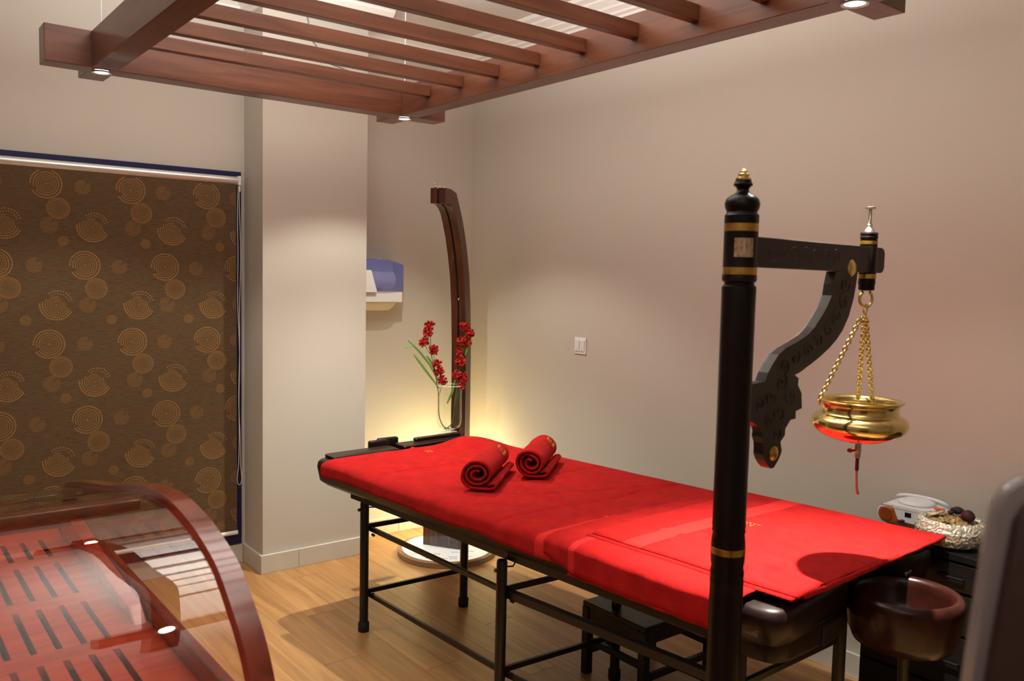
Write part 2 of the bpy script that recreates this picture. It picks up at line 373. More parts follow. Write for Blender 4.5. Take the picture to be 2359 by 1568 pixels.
# curved lid: front and top
front0 = [(x, DY+.014*((x-(DX0+DX1)/2)/.148)**2) for x in L_]
lo = [b.verts.new((x, y, 1.405)) for x, y in front0]; hi = [b.verts.new((x, y, topz(x)-.006)) for x, y in front0]; hi2 = [b.verts.new((x, y+.012, topz(x))) for x, y in front0]; bk = [b.verts.new((x, YF, topz(x))) for x, y in front0]
for A_, B_ in ((lo, hi), (hi, hi2), (hi2, bk)):
    for i in range(segs): b.faces.new((A_[i], A_[i+1], B_[i+1], B_[i]))
for i in (0, segs):
    lb = b.verts.new((front0[i][0], YF, 1.405)); b.faces.new((lo[i], hi[i], hi2[i], bk[i], lb))
lid = obj('lid', b, BLUEG, dsp, smooth=True, label='translucent blue lid'); md = lid.modifiers.new('s', 'SOLIDIFY'); md.thickness = .003
obj('chassis', bx(B(), DX0+.005, DX1-.005, DY+.012, YF, 1.345, 1.404, .006), WHITEP, dsp)
b = B(); prism(b, [(DX0-.002, 1.40), (2.283, 1.40), (2.245, 1.52), (DX0-.002, 1.52)], DY-.012, DY-.002, lambda a, z, d: (a, d, z), .002)
obj('side_bracket', b, WHITEP, dsp, label='white slanted front bracket')
b = B(); tube(b, [(DX0+.04, DY+.066, 1.47), (DX1-.045, DY+.066, 1.47)], .045, 24); obj('paper_roll', b, mat('white_paper', (.80, .80, .85), .9), dsp, smooth=True)
b = B(); tube(b, [(DX0+.03, DY+.06, 1.515), (DX0+.034, DY+.06, 1.515)], .03, 20); obj('spindle_disc', b, mat('blue_plastic', lin(70, 70, 170), .3), dsp)
b = B(); prism(b, [(2.19, 1.3445), (2.21, 1.318), (2.24, 1.300), (2.37, 1.300), (2.40, 1.318), (2.42, 1.3445)], DY+.02, DY+.05, lambda a, z, d: (a, d, z), .002)
obj('outlet_chute', b, mat('clear_yellowed_plastic', lin(214, 196, 150), .2, alpha=.6), dsp, label='clear plastic outlet below')
b = B(); lathe(b, [(.0005, 1.5905), (.003, 1.590), (.004, 1.584)], (2.313, DY+.02), 10); obj('lock', b, CHROME, dsp)

# ---------------------------------------------------------------- arch column lamp, disc, pedestal in the corner
E = Vector((-.856, -.518, 0)).normalized(); S = Vector((E.y, -E.x, 0)) * -1; S = Vector((.518, -.856, 0)).normalized()
A0 = Vector((2.714, 3.90, 0))
ARCHW = mat('arch_dark_wood', lin(92, 48, 30), .3, noise_amt=1, col2=lin(58, 28, 18), nscale=(30, 30, 3), coat=.3)
ac = thing('arched_wood_column', 'tall dark wooden column arching forward at the top in the corner behind the flowers', 'column', tuple(A0))
pz = [(0, 0), (.4, .0), (.8, .0), (1.1, .006), (1.34, .022), (1.5, .045), (1.62, .078), (1.72, .115), (1.80, .155), (1.85, .185), (1.885, .225), (1.905, .27), (1.915, .33)]
pts2 = []
for i, (z, s) in enumerate(pz): pts2.append(Vector((s, z)))
def offs(d):
    out = []
    for i, p in enumerate(pts2):
        a = pts2[max(i-1, 0)]; c_ = pts2[min(i+1, len(pts2)-1)]; t = (c_-a).normalized(); n_ = Vector((t.y, -t.x)); out.append((p.x+n_.x*d, p.y+n_.y*d))
    return out
fr2 = lambda a, z, d: tuple(A0+E*a+S*d+Vector((0, 0, z)))
lf, rt = offs(.035), offs(-.035)
lf[-1] = (.335, 1.872); rt[-1] = (.335, 1.950); rt[-2] = (.265, 1.950); rt[-3] = (.20, 1.935)
for d0, d1, dd in ((-.043, -.006, 0), (.006, .043, 0)):
    obj('column_half', strip(B(), lf, rt, d0, d1, fr2), ARCHW, ac, smooth=True)
inl, inr = offs(.027), offs(-.03); inl[-1] = (.33, 1.882); inr[-1] = (.33, 1.942); inr[-2] = (.262, 1.942); inr[-3] = (.198, 1.928)
obj('centre_groove', strip(B(), inl, inr, -.006, .006, fr2), mat('groove_black', lin(20, 12, 10), .5), ac)
for k in range(3):
    b = B(); c_ = A0+E*(.328-.03*k)+S*(-.02+.012*k)+Vector((0, 0, 1.957)); sphere(b, c_, .0065, 10, 8); tube(b, [c_, c_+Vector((0, 0, -.012))], .0025, 6)
    if k == 0: tube(b, [c_, c_+Vector((-.004, 0, .028))], .0012, 6); sphere(b, c_+Vector((-.004, 0, .028)), .003, 8, 6)
    obj('hook_screw', b, CHROME, ac, smooth='all')
b = B(); c_ = A0+E*.05+Vector((0, 0, 1.37)); sphere(b, c_, .009, 10, 8); obj('knob', b, CHROME, ac, smooth='all', label='small chrome knob')
b = B(); c_ = A0+E*.048+S*.012+Vector((0, 0, .93)); obox(b, c_, E, S, (0, 0, 1), .003, .03, .05, .001); obj('clear_plate', b, glass('acrylic', (.9, .92, .95)), ac, label='clear acrylic plate')

P0 = Vector((2.506, 3.76, 0)); PC = P0-E*.055
pd = thing('wooden_pedestal', 'low dark wooden pedestal on the round base in the corner, mostly hidden behind the bed', 'pedestal', (PC.x, PC.y, .03))
b = B(); obox(b, (PC.x, PC.y, .30), E, S, (0, 0, 1), .055, .113, .27, .003); obj('body', b, ARCHW, pd)
b = B(); obox(b, (PC.x, PC.y, .59), E, S, (0, 0, 1), .062, .12, .012, .003); obj('top', b, ARCHW, pd)
for s in (-.03, .045):
    b = B(); c_ = P0+E*.0025+S*s; obox(b, (c_.x, c_.y, .22), E, S, (0, 0, 1), .002, .002, .18); obj('seam', b, mat('pale_seam', lin(140, 105, 85), .4), pd)
b = B(); c_ = P0+E*.012+S*.02; obox(b, (c_.x, c_.y, .105), E, S, (0, 0, 1), .002, .085, .07, .001); obj('front_glass', b, glass('acrylic'), pd, label='clear glass plate on the front')

DC = (2.53, 3.745)
ds = thing('round_glass_base', 'round glass plinth with printed white film lying on the floor under the pedestal', 'plinth', (*DC, 0))
b = B(); lathe(b, [(.262, .0005), (.266, .003), (.266, .026), (.262, .029)], DC, 64); obj('glass_disc', b, mat('brown_glass_edge', lin(150, 112, 84), .12, alpha=.75), ds, smooth=True, label='clear brownish glass edge')
b = B(); lathe(b, [(.240, .0292), (.240, .0298)], DC, 64); film = obj('white_film', b, mat('white_film', (.82, .84, .86), .4), ds, label='white protective film with red and blue print')
RED = mat('film_red_print', lin(200, 50, 70), .6); BLU = mat('film_blue_print', lin(120, 190, 220), .6)
def text(parent, s, c, size, dirx, diry, m, name='print_lettering', nz=None, label=None, thick=0.0):
    cu = bpy.data.curves.new(name, 'FONT'); cu.body = s; cu.size = size; cu.align_x = 'CENTER'; cu.align_y = 'CENTER'; cu.extrude = thick; cu.resolution_u = 2
    t = bpy.data.objects.new(name, cu); C.objects.link(t)
    dg = bpy.context.evaluated_depsgraph_get(); me = bpy.data.meshes.new_from_object(t.evaluated_get(dg)); bpy.data.objects.remove(t); bpy.data.curves.remove(cu)
    dx, dy = Vector(dirx).normalized(), Vector(diry).normalized(); dz = dx.cross(dy)
    Mx = Matrix((dx, dy, dz)).transposed().to_4x4(); Mx.translation = Vector(c)-origin_of(parent); me.transform(Mx); me.materials.clear(); me.materials.append(m)
    o = bpy.data.objects.new(name, me); C.objects.link(o); o.parent = parent
    if label: o['label'] = label
    return o
txd = (.80, -.60, 0); tyd = (.60, .80, 0)
q = Vector((DC[0], DC[1], .0300))+Vector((-.10, -.02, 0))
text(film, 'MAIWARA [N]', q+Vector((-.06, -.01, 0)), .026, txd, tyd, RED); text(film, 'MAIWARA [N]', q+Vector((-.03, -.12, 0)), .026, txd, tyd, RED)
for dx_, dy_ in ((.07, -.10), (.14, -.13), (.015, -.155), (.08, -.19)):
    b = B(); c_ = q+Vector((dx_+.02, dy_+.02, 0)); obox(b, c_, txd, tyd, (0, 0, 1), .024, .005, .0001); obj('blue_bar', b, BLU, film)

# ---------------------------------------------------------------- vase and flowers
VX, VY = 2.57, 3.80
vs = thing('glass_vase', 'clear glass vase on a faceted glass foot, standing on the pedestal in the corner', 'vase', (VX, VY, .603))
VG = glass('vase_glass', (.93, .95, .94), 1.5)
CG = mat('cut_glass', (.80, .82, .76), .08, alpha=.55, spec=.9)
b = B(); lathe(b, [(.004, .664), (.035, .666), (.058, .680), (.067, .705), (.0675, .76), (.066, .83), (.066, .905)], (VX, VY), 40, cap=False); obj('bowl', b, VG, vs, smooth='all')
b = B(); tube(b, [(VX+.066*math.cos(a), VY+.066*math.sin(a), .905) for a in [2*PI*i/40 for i in range(40)]], .0018, 6, closed=True); obj('rim', b, mat('rim_glass', (.85, .9, .88), .1, alpha=.6), vs, smooth='all')
b = B(); lathe(b, [(.060, .603), (.066, .615), (.064, .632), (.045, .650), (.020, .657), (.016, .662), (.030, .666)], (VX, VY), 14); obj('foot', b, CG, vs, label='faceted cut-glass foot')
PET = mat('flower_red', (.55, .012, .010), .65, noise_amt=.4, nscale=(90, 90, 90)); STEM = mat('stem_green', lin(70, 110, 60), .6); LEAF = mat('leaf_green', lin(96, 140, 60), .5)
def pom(c, r, seed):
    b = B(); rnd = random.Random(seed); c = Vector(c)
    sphere(b, c, r*.45, 8, 6)
    for k in range(46):
        d = Vector((rnd.gauss(0, 1), rnd.gauss(0, 1), rnd.gauss(.15, 1))).normalized(); s = d.orthogonal().normalized(); s.rotate(Matrix.Rotation(rnd.random()*6.28, 3, d)); t = d.cross(s)
        L = r*rnd.uniform(.85, 1.1); w_ = r*.24
        a0 = c+d*r*.2; p = [a0-s*w_*.5, a0+s*w_*.5, c+d*L+s*w_, c+d*L*1.06, c+d*L-s*w_]; p[2] += t*r*.12; p[4] += t*r*.12
        b.faces.new([b.verts.new(v) for v in p])
    return b
def V3(x, y, z):   # flower head positions around the vase
    p = Vector((x, y, z))-Vector((0, 0, 1.5)); return Vector((0, 0, 1.5))+p*1.0235
def stalk(b, pts, r0, r1, n=6):
    P = []; 
    for i in range(len(pts)-1):
        for k in range(4):
            t = k/4; p0 = pts[max(i-1, 0)]; p1 = pts[i]; p2 = pts[i+1]; p3 = pts[min(i+2, len(pts)-1)]
            P.append(.5*((2*p1)+(p2-p0)*t+(2*p0-5*p1+4*p2-p3)*t*t+(3*p1-p0-3*p2+p3)*t*t*t))
    P.append(pts[-1]); rr = [lerp(r0, r1, i/(len(P)-1)) for i in range(len(P))]
    tube(b, P, rr, n)
def blade(b, pts, w_):
    pts = [Vector(p) for p in pts]; s = Vector((.786, -.617, 0)); L0 = []
    for i in range(len(pts)-1):
        for k in range(5): L0.append(pts[i].lerp(pts[i+1], k/5))
    L0.append(pts[-1]); n = len(L0); prev = None
    for i, p in enumerate(L0):
        ww = w_*math.sin(PI*min(.98, (i/n)*.92+.06))**.7; d = (L0[min(i+1, n-1)]-L0[max(i-1, 0)]).normalized(); sd = s.cross(d).cross(d).normalized()
        a, c_, e_ = b.verts.new(p-sd*ww), b.verts.new(p+Vector((-.617, -.786, 0))*ww*.4), b.verts.new(p+sd*ww)
        if prev: b.faces.new((prev[0], a, c_, prev[1])); b.faces.new((prev[1], c_, e_, prev[2]))
        prev = (a, c_, e_)
def spray(label, heads, trunk, side_base, leaves, seed):
    base = V3(2.498, 3.721, .675); th = thing('flower_spray', label, 'flowers', tuple(base), 'red flower sprays in the vase')
    b = B(); tr = [V3(*p) for p in trunk]; stalk(b, tr, .0035, .0022)
    for i, h_ in enumerate(heads):
        hp = V3(*h_[:3]); j = min(range(len(tr)), key=lambda q_: abs(tr[q_].z-(hp.z-.09))); a = tr[j]
        mid = a.lerp(hp, .5)+Vector((0, 0, -.012)); stalk(b, [a, mid, hp], .0018, .0014, 5)
    obj('stem', b, STEM, th, smooth='all')
    for i, h_ in enumerate(heads): obj('blossom', pom(V3(*h_[:3]), .0285, seed+i), PET, th)
    for lv in leaves:
        b = B(); blade(b, [V3(*p) for p in lv], .0065); obj('leaf', b, LEAF, th, smooth='all')
spray('left spray of seven red pompom flowers with long grassy leaves in the glass vase',
      [(2.418, 3.774, 1.238), (2.409, 3.779, 1.199), (2.395, 3.789, 1.146), (2.437, 3.761, 1.105), (2.452, 3.752, 1.032), (2.462, 3.745, .997), (2.478, 3.735, .944)],
      [(2.515, 3.712, .685), (2.485, 3.73, .70), (2.465, 3.742, .76), (2.462, 3.745, .86), (2.452, 3.75, .93), (2.443, 3.757, 1.0), (2.428, 3.768, 1.08), (2.424, 3.771, 1.16)], None,
      [[(2.465, 3.742, .90), (2.42, 3.77, .97), (2.375, 3.80, 1.04), (2.349, 3.817, 1.081)], [(2.455, 3.75, .95), (2.42, 3.772, 1.03), (2.37, 3.80, 1.10), (2.323, 3.833, 1.155)], [(2.45, 3.75, .98), (2.43, 3.77, 1.04), (2.405, 3.78, 1.075)], [(2.30, 3.84, 1.115), (2.34, 3.82, 1.13)]], 10)
spray('right spray of eight red pompom flowers in the vase before the arched column',
      [(2.570, 3.672, 1.237), (2.592, 3.657, 1.196), (2.562, 3.677, 1.156), (2.580, 3.665, 1.150), (2.553, 3.683, 1.098), (2.556, 3.682, 1.045), (2.540, 3.693, .975), (2.572, 3.67, .962), (2.562, 3.678, .925)],
      [(2.49, 3.73, .683), (2.515, 3.712, .70), (2.53, 3.70, .75), (2.536, 3.697, .84), (2.545, 3.69, .92), (2.55, 3.686, 1.0), (2.558, 3.68, 1.08), (2.572, 3.67, 1.15)], None,
      [[(2.535, 3.697, .95), (2.52, 3.705, .88), (2.50, 3.72, .82)], [(2.575, 3.668, 1.08), (2.588, 3.66, 1.13), (2.60, 3.65, 1.18)]], 40)

# ---------------------------------------------------------------- massage bed
bed = thing('massage_bed', 'dark wooden treatment bed on black steel legs under the red towels', 'bed', (2.05, 2.2, 0))
HN, HF, NF, NN = Vector((1.583, 3.405)), Vector((2.415, 3.455)), Vector((2.672, 1.205)), Vector((1.765, 1.165))
def bq(s, t): return HN.lerp(NN, s).lerp(HF.lerp(NF, s), t)     # s: head->foot, t: near side->wall side
SC = Vector((2.30, 1.125)); SR = .155
def rounded(poly, rr, seg=6):
    out = []; n = len(poly)
    for i, p in enumerate(poly):
        a, c_ = poly[i-1], poly[(i+1) % n]; r = rr[i]
        if r <= 0: out.append(p); continue
        d1, d2 = (a-p).normalized(), (c_-p).normalized(); s_ = p+d1*r; e_ = p+d2*r
        for k in range(seg+1):
            t = k/seg; out.append(s_.lerp(p, t).lerp(p.lerp(e_, t), t))
    return out
notch = []
for k in range(13):
    a = math.radians(lerp(20, 160, k/12)); notch.append(SC+Vector((math.cos(a), math.sin(a)))*(SR+.012))
foot_edge = lambda t: NN.lerp(NF, t)
poly = rounded([HN, NN], [.06, .07])
pA = rounded([HF, HN, NN, NF], [.06, .07, .08, .08])
k_end = 6*1
# order: HF corner, HN corner, NN corner, (notch), NF corner
seg7 = 7; c0 = pA[:seg7]; c1 = pA[seg7:2*seg7]; c2 = pA[2*seg7:3*seg7]; c3 = pA[3*seg7:]
ntc = [p for p in notch[::-1] if p.y > lerp(NN.y, NF.y, .5)+.005]
outline = c0+c1+c2+ntc+c3
b = B(); cen = sum(outline, Vector((0, 0)))/len(outline)
def lay(z, inset):
    out = []
    for i, p in enumerate(outline):
        a, c_ = outline[i-1], outline[(i+1) % len(outline)]; t = (c_-a).normalized(); n_ = Vector((t.y, -t.x)); n_ = n_ if (p-cen).dot(n_) > 0 or p in ntc else -n_
        out.append(p-n_*inset if p not in ntc else p)
    return [b.verts.new((p.x, p.y, z)) for p in out]
R_ = [lay(z, i) for z, i in ((.575, .045), (.600, .012), (.66, .0), (.680, .004), (.690, .016))]
for a, c_ in zip(R_, R_[1:]):
    for i in range(len(a)): b.faces.new((a[i], a[(i+1) % len(a)], c_[(i+1) % len(a)], c_[i]))
b.faces.new(R_[0][::-1]); b.faces.new(R_[-1])
bmesh.ops.triangulate(b, faces=[f for f in b.faces if len(f.verts) > 4])
obj('wooden_top', b, TRAYW, bed, smooth=50, label='glossy dark brown wooden top')
# deep foot apron with its plate
b = B(); pp = rounded([Vector((1.80, 1.52)), Vector((1.782, 1.185)), Vector((2.115, 1.20)), Vector((2.115, 1.30))], [.02, .07, .05, .01])
prism(b, [(p.x, p.y) for p in pp], .545, .61, lambda x, y, d: (x, y, d), .012); obj('foot_apron', b, TRAYW, bed, smooth=50)
b = B(); obox(b, (1.7665, 1.26, .628), (0.06, -1, 0), (1, .06, 0), (0, 0, 1), .035, .0015, .013, .0005); obj('maker_plate', b, mat('tarnished_plate', lin(110, 84, 70), .5, noise_amt=.5, nscale=(150, 150, 150)), bed, label='small worn maker plate')
b = B(); obox(b, (2.06, 1.196, .575), (1, 0, .1), (0, 1, 0), (0, 0, 1), .05, .006, .028, .004); obj('catch', b, BLACKM, bed)
# head rest pieces
def head_piece(t0, t1, z0, z1, y0, y1, name='head_rail'):
    a, c_ = HN.lerp(HF, t0), HN.lerp(HF, t1); b = B(); poly = [Vector((a.x, a.y+y0)), Vector((c_.x, c_.y+y0)), Vector((c_.x, c_.y+y1)), Vector((a.x, a.y+y1))]
    pr_ = rounded(poly, [.008, .008, .015, .015], 4); prism(b, [(p.x, p.y) for p in pr_], z0, z1, lambda x, y, d: (x, y, d), .006); obj(name, b, TRAYW, bed, smooth=50)
head_piece(.07, .475, .6905, .703, -.105, .0); head_piece(.51, .98, .6905, .709, -.10, .0); head_piece(.64, .97, .7095, .722, -.03, .006, 'head_ledge')
for x0, x1, y in ((1.90, 2.0, 3.475), (1.965, 2.075, 3.51)):
    b = B(); bx(b, x0, x1, y-.014, y+.014, .655, .722, .008); obj('head_lug', b, TRAYW, bed, smooth=50)
# steel frame
legN = [(1.677, 3.096), (1.707, 2.194), (1.80, 1.30)]; legF = [(2.177, 3.08), (2.235, 2.17), (2.30, 1.31)]
b = B()
for (a, c_) in ((legN[0], legN[2]), (legF[0], legF[2])):
    d = (Vector(c_)-Vector(a)).normalized(); p, q_ = Vector(a)-d*.09, Vector(c_)+d*.03; m_ = (p+q_)/2; obox(b, (m_.x, m_.y, .57), (d.x, d.y, 0), (-d.y, d.x, 0), (0, 0, 1), (q_-p).length/2, .014, .019, .002)
obj('side_rail', b, BLACKM, bed)
for a, c_ in zip(legN, legF): obj('cross_rail', obox(B(), ((a[0]+c_[0])/2, (a[1]+c_[1])/2, .568), (1, (c_[1]-a[1])/(c_[0]-a[0]), 0), (-(c_[1]-a[1])/(c_[0]-a[0]), 1, 0), (0, 0, 1), .25, .012, .012, .002), BLACKM, bed)
for i, (x, y) in enumerate(legN+legF):
    b = B(); lathe(b, [(.0185, .03), (.0185, .545), (.0165, .553)], (x, y), 20); lg = obj('leg', b, BLACKM, bed, smooth=True)
    b = B(); lathe(b, [(.0225, 0), (.0235, .006), (.0235, .036), (.020, .041)], (x, y), 20); obj('rubber_foot', b, RUBBER, lg, smooth=True)
    if i < 3:
        b = B(); tube(b, [(x-.030, y, .522), (x-.018, y, .522)], .0065, 10); obj('bolt', b, BOLT, lg, smooth=True)
        b = B(); tube(b, [(x+.016, y-.003, .528), (x+.045, y-.004, .524), (x+.052, y-.004, .535)], .0028, 6); obj('clip', b, BLACKM, lg)
def stretcher(a, c_, z, hh=.0095, hw=.007, ext=0):
    a, c_ = Vector(a), Vector(c_); d = (c_-a).normalized(); a -= d*ext; c_ += d*ext; m_ = (a+c_)/2; b = B(); obox(b, (m_.x, m_.y, z), (d.x, d.y, 0), (-d.y, d.x, 0), (0, 0, 1), (c_-a).length/2, hw, hh, .0015); obj('stretcher', b, BLACKM, bed)
off = Vector((.026, 0))
for z in (.436, .153):
    stretcher(Vector(legN[0])+off, Vector(legN[1])+off, z); stretcher(Vector(legN[1])+off, Vector(legN[2])+off, z, ext=.01)
stretcher(Vector(legN[1])+off, Vector(legN[2])+off, .434, hh=.014, hw=.0125)
for z in (.445, .165):
    for a, c_ in zip(legN, legF): stretcher(Vector(a)+Vector((.018, .008)), Vector(c_)+Vector((-.01, .008)), z, ext=.01)
    stretcher(Vector(legF[1])-off, Vector(legF[2])-off, z)
for z in (.42, .168):
    for (x, y) in legN[:2]:
        b = B(); tube(b, [(x+.026, y-.02, z-.006), (x+.026, y-.034, z-.006)], .006, 8); obj('stretcher_bolt', b, BOLT, bed)

# ---------------------------------------------------------------- towels
CRE = [2.557, 2.165, 2.93]; CREX = [1.99]
def topz_(x, y, k=1):
    z = .0028*noise.noise(Vector((x*7, y*5, 1)))+.0035*noise.noise(Vector((x*2.6, y*2.2, 4)))
    for c_ in CRE: z -= .0085*math.exp(-((y-c_-.02*noise.noise(Vector((x*3, 0, 2))))/.009)**2)*k
    z += .0075*math.exp(-(((x-1.99-.04*(y-2.2))+.01*noise.noise(Vector((0, y*3, 7))))/.009)**2)*k
    z -= .006*math.exp(-((y+.35*x-3.05)/.008)**2)*(1 if x > 1.95 else 0)
    return z
def hump(x, y): return .030*math.exp(-((x-2.33)/.10)**2-((y-3.24)/.14)**2)
def draped(name, s0, s1, zt, near_off, drape, t1=1.0, far_drape=.03, nu=150, nv=70, label='', grp=None, bands=(), hem=.0, sk=0, thick=.006, out=.010):
    b = B(); rows = []
    for i in range(nu+1):
        s = lerp(s0, s1, i/nu); row = []
        p0 = bq(s, 0); p1 = bq(s, 1); W = (p1-p0).length; dirn = (p1-p0).normalized()
        dr = drape(s) if callable(drape) else drape
        L = dr+W*t1-near_off+far_drape; rad = .018
        for j in range(nv+1):
            u_ = (j/nv); m_ = u_*L-dr       # distance from the near edge fold
            if m_ < 0:     # hanging part
                dep = -m_; q_ = p0+dirn*(near_off-.012); k_ = min(dep/rad, 1)
                fold = .0045*noise.noise(Vector((s*38, dep*9, sk)))*min(1, dep/.03)+.006*noise.noise(Vector((s*12, dep*4, sk+3)))*min(1, dep/.05)
                x, y = q_.x-rad*.35*k_*1.0+dirn.x*fold-out*k_, q_.y+dirn.y*fold
                z = zt-dep-.002
                z += topz_(x, y)*(1-k_)
            elif m_ > W*t1-near_off and far_drape > 0:
                dep = m_-(W*t1-near_off); q_ = p0+dirn*(W*t1+.010); x, y = q_.x+.004*noise.noise(Vector((s*20, 3, sk))), q_.y; z = zt-dep
            else:
                q_ = p0+dirn*(near_off+m_); x, y = q_.x, q_.y
                e_ = min(m_, .03)/.03; z = zt+topz_(x, y)-.004*(1-e_)**2+hump(x, y)
            row.append(b.verts.new((x, y, z)))
        rows.append(row)
    for i in range(nu):
        for j in range(nv): b.faces.new((rows[i][j], rows[i+1][j], rows[i+1][j+1], rows[i][j+1]))
    o = obj(name, b, towel_mat('terry_'+name+label[:6]+str(sk), bands), None, smooth='all', loc=(*bq((s0+s1)/2, .5), zt-.01))
    for i_, n_ in enumerate(bands): pass
    md = o.modifiers.new('s', 'SOLIDIFY'); md.thickness = thick; md.offset = -1
    tag(o, label, 'towel', grp); return o
# world-space bands: material reads object coords, so give band positions relative to the object origin
def rel(bands, s0, s1): oy = bq((s0+s1)/2, .5).y; return [(y-oy, h_) for y, h_ in bands]
G_ = 'red towels spread over the bed'
tA = draped('bath_towel', .055, .80, .704, 0, lambda s: .058+.018*s+.010*noise.noise(Vector((s*9, 0, 0))), label='large red towel covering the head half of the bed under the two rolls', grp=G_, sk=1, thick=.007, bands=rel([(1.95, .034)], .055, .80))
tB = draped('bath_towel', .655, .955, .717, 0, lambda s: (.086+.012*min(1, max(0, (s-.66)/.12))+.02*max(0, s-.7))*min(1, .72+max(0, s-.66)*6), label='red towel with a hemmed edge hanging over the near side behind the post', grp=G_, sk=5, thick=.006, nu=90, out=.019, bands=rel([(1.82, .012)], .655, .955))
tC = draped('folded_towel', .70, 1.004, .7305, .085, .004, label='folded red towel lying topmost at the foot of the bed, in the bowl shadow', grp=G_, sk=9, t1=.995, far_drape=.018, thick=.004, nu=90, bands=rel([(1.69, .035)], .70, 1.004))
tD = draped('folded_towel', .695, 1.0, .724, .068, .003, label='red towel layer just beneath the topmost folded towel at the bed foot', grp=G_, sk=12, t1=.995, far_drape=.03, thick=.005, nu=80)
# foot hem: a rolled edge along the end of the top towel
HEMM = MATS.get('x') or towel_mat('terry_hem')
b = B(); pts = [Vector((*bq(1.006, lerp(.10, .992, i/40)), .7235+.001*math.sin(i))) for i in range(41)]; tube(b, pts, .0075, 8); obj('end_hem', b, HEMM, tC, smooth='all')
b = B(); pts = [Vector((*(bq(lerp(.70, .955, i/50), 0)+Vector((-.030, 0))), .717-.098-.0045*(i/50)-.003+.001*math.sin(i*.8))) for i in range(51)]
tube(b, pts, .005, 6); obj('hem', b, HEMM, tB, smooth='all')
GOLD = mat('gold_thread', lin(214, 150, 40), .5, noise_amt=.3, nscale=(200, 200, 200))
def stitches(parent, c, dx, dy, dz, s=1.0, n=2):
    b = B(); c = Vector(c); dx, dy, dz = Vector(dx).normalized(), Vector(dy).normalized(), Vector(dz).normalized()
    def st(u0, v0, u1, v1, w_=.0011):
        a, e_ = c+dx*u0*s+dy*v0*s, c+dx*u1*s+dy*v1*s; tube(b, [a, (a+e_)/2+dz*.0012, e_], w_, 5)
    for k in range(2):      # two leaf-like glyphs
        o_ = -.014+.019*k; st(o_, .004, o_, .026); st(o_, .016, o_+.008, .024); st(o_, .014, o_+.009, .008); st(o_-.003, .018, o_, .012)
    for k in range(4):      # a short row of letters below
        o_ = -.020+.012*k; st(o_, -.012, o_+.002, -.002, .0009); st(o_+.002, -.002, o_+.006, -.009, .0009); st(o_+.006, -.009, o_+.007, -.003, .0009)
    obj('gold_embroidery', b, GOLD, parent, label='gold embroidered lettering')
stitches(tC, (2.245, 1.60, .7325), (.2, -1, 0), (-1, -.2, 0), (0, 0, 1), 1.2)
stitches(tA, (2.05, 3.205, .705), (-1, 0, 0), (0, -1, 0), (0, 0, 1), 1.0)

# rolled towels
def rolled(p0, p1, r, label, seed, flip=1):
    p0, p1 = Vector(p0), Vector(p1); ax = (p1-p0).normalized(); L = (p1-p0).length; up = Vector((0, 0, 1)); sd = ax.cross(up).normalized()*flip; th = .0085
    th0 = thing('rolled_towel', label, 'towel', tuple((p0+p1)/2-up*r), 'rolled red towels on the bed')
    cl = []; turns = 2.6; n = 90
    for i in range(n+1):
        t = i/n; a = -PI*.5-2*PI*turns*(1-t)+PI*.0; rr = lerp(.010, r-.006, t**.8)*(1+.06*math.sin(a*2+seed)); cl.append(Vector((rr*math.cos(a), rr*math.sin(a))))
    # tail: leaves the roll at the bottom and doubles back as a loose flap
    e_ = cl[-1]; tail = [(.030, -.001), (.052, .002), (.066, .008), (.070, .017), (.062, .023), (.050, .021), (.042, .014)]
    cl += [Vector((e_.x+a, e_.y+c_)) for a, c_ in tail]
    b = B(); m_ = 22; rings = []; 
    for k in range(m_+1):
        f = k/m_; y = f*L; ring_ = []
        for s_ in (1, -1):
            seq = range(len(cl)) if s_ == 1 else range(len(cl)-1, -1, -1)
            for i in seq:
                a, c_ = cl[max(i-1, 0)], cl[min(i+1, len(cl)-1)]; t_ = (c_-a).normalized(); n_ = Vector((-t_.y, t_.x)); q_ = cl[i]+n_*s_*th/2
                ringpos = p0+ax*(y+(.010*noise.noise(Vector((i*.11, seed, 0))) if k in (0, m_) else 0))+sd*q_.x+up*q_.y
                nz_ = noise.noise_vector(Vector((ringpos*16)))*.0035+noise.noise_vector(Vector((ringpos*45)))*.0012; ring_.append(b.verts.new(ringpos+nz_))
        rings.append(ring_)
    N_ = len(rings[0])
    for k in range(m_):
        for i in range(N_): b.faces.new((rings[k][i], rings[k][(i+1) % N_], rings[k+1][(i+1) % N_], rings[k+1][i]))
    h_ = len(cl)
    for rg in (rings[0], rings[-1]):
        for i in range(h_-1): b.faces.new((rg[i], rg[i+1], rg[N_-2-i], rg[N_-1-i]))
    bmesh.ops.subdivide_edges
    o = obj('cloth', b, towel_mat('terry_roll'), th0, smooth='all')
    cc = p0+ax*L*.66+(up*.80-sd*.0+Vector((-.617, -.786, 0))*.62)*(r+.000); nrm = (up*.80+Vector((-.617, -.786, 0))*.6).normalized(); 
    cc = p0+ax*L*.66; nn = (Vector((-.617, -.786, 0))-ax*Vector((-.617, -.786, 0)).dot(ax)).normalized(); nrm = (up*.62+nn*.78).normalized(); cc = cc+nrm*(r+.001)
    stitches(th0, cc, ax, nrm.cross(ax) if nrm.cross(ax).z > 0 else -nrm.cross(ax), nrm, 1.25)
    return th0
rolled((1.815, 2.495, .770), (2.095, 2.745, .770), .063, 'rolled red towel with gold lettering, the nearer and left one of the two', 1.0)
rolled((2.105, 2.540, .770), (2.365, 2.755, .770), .062, 'rolled red towel with gold lettering, the farther and right one of the two', 2.3)

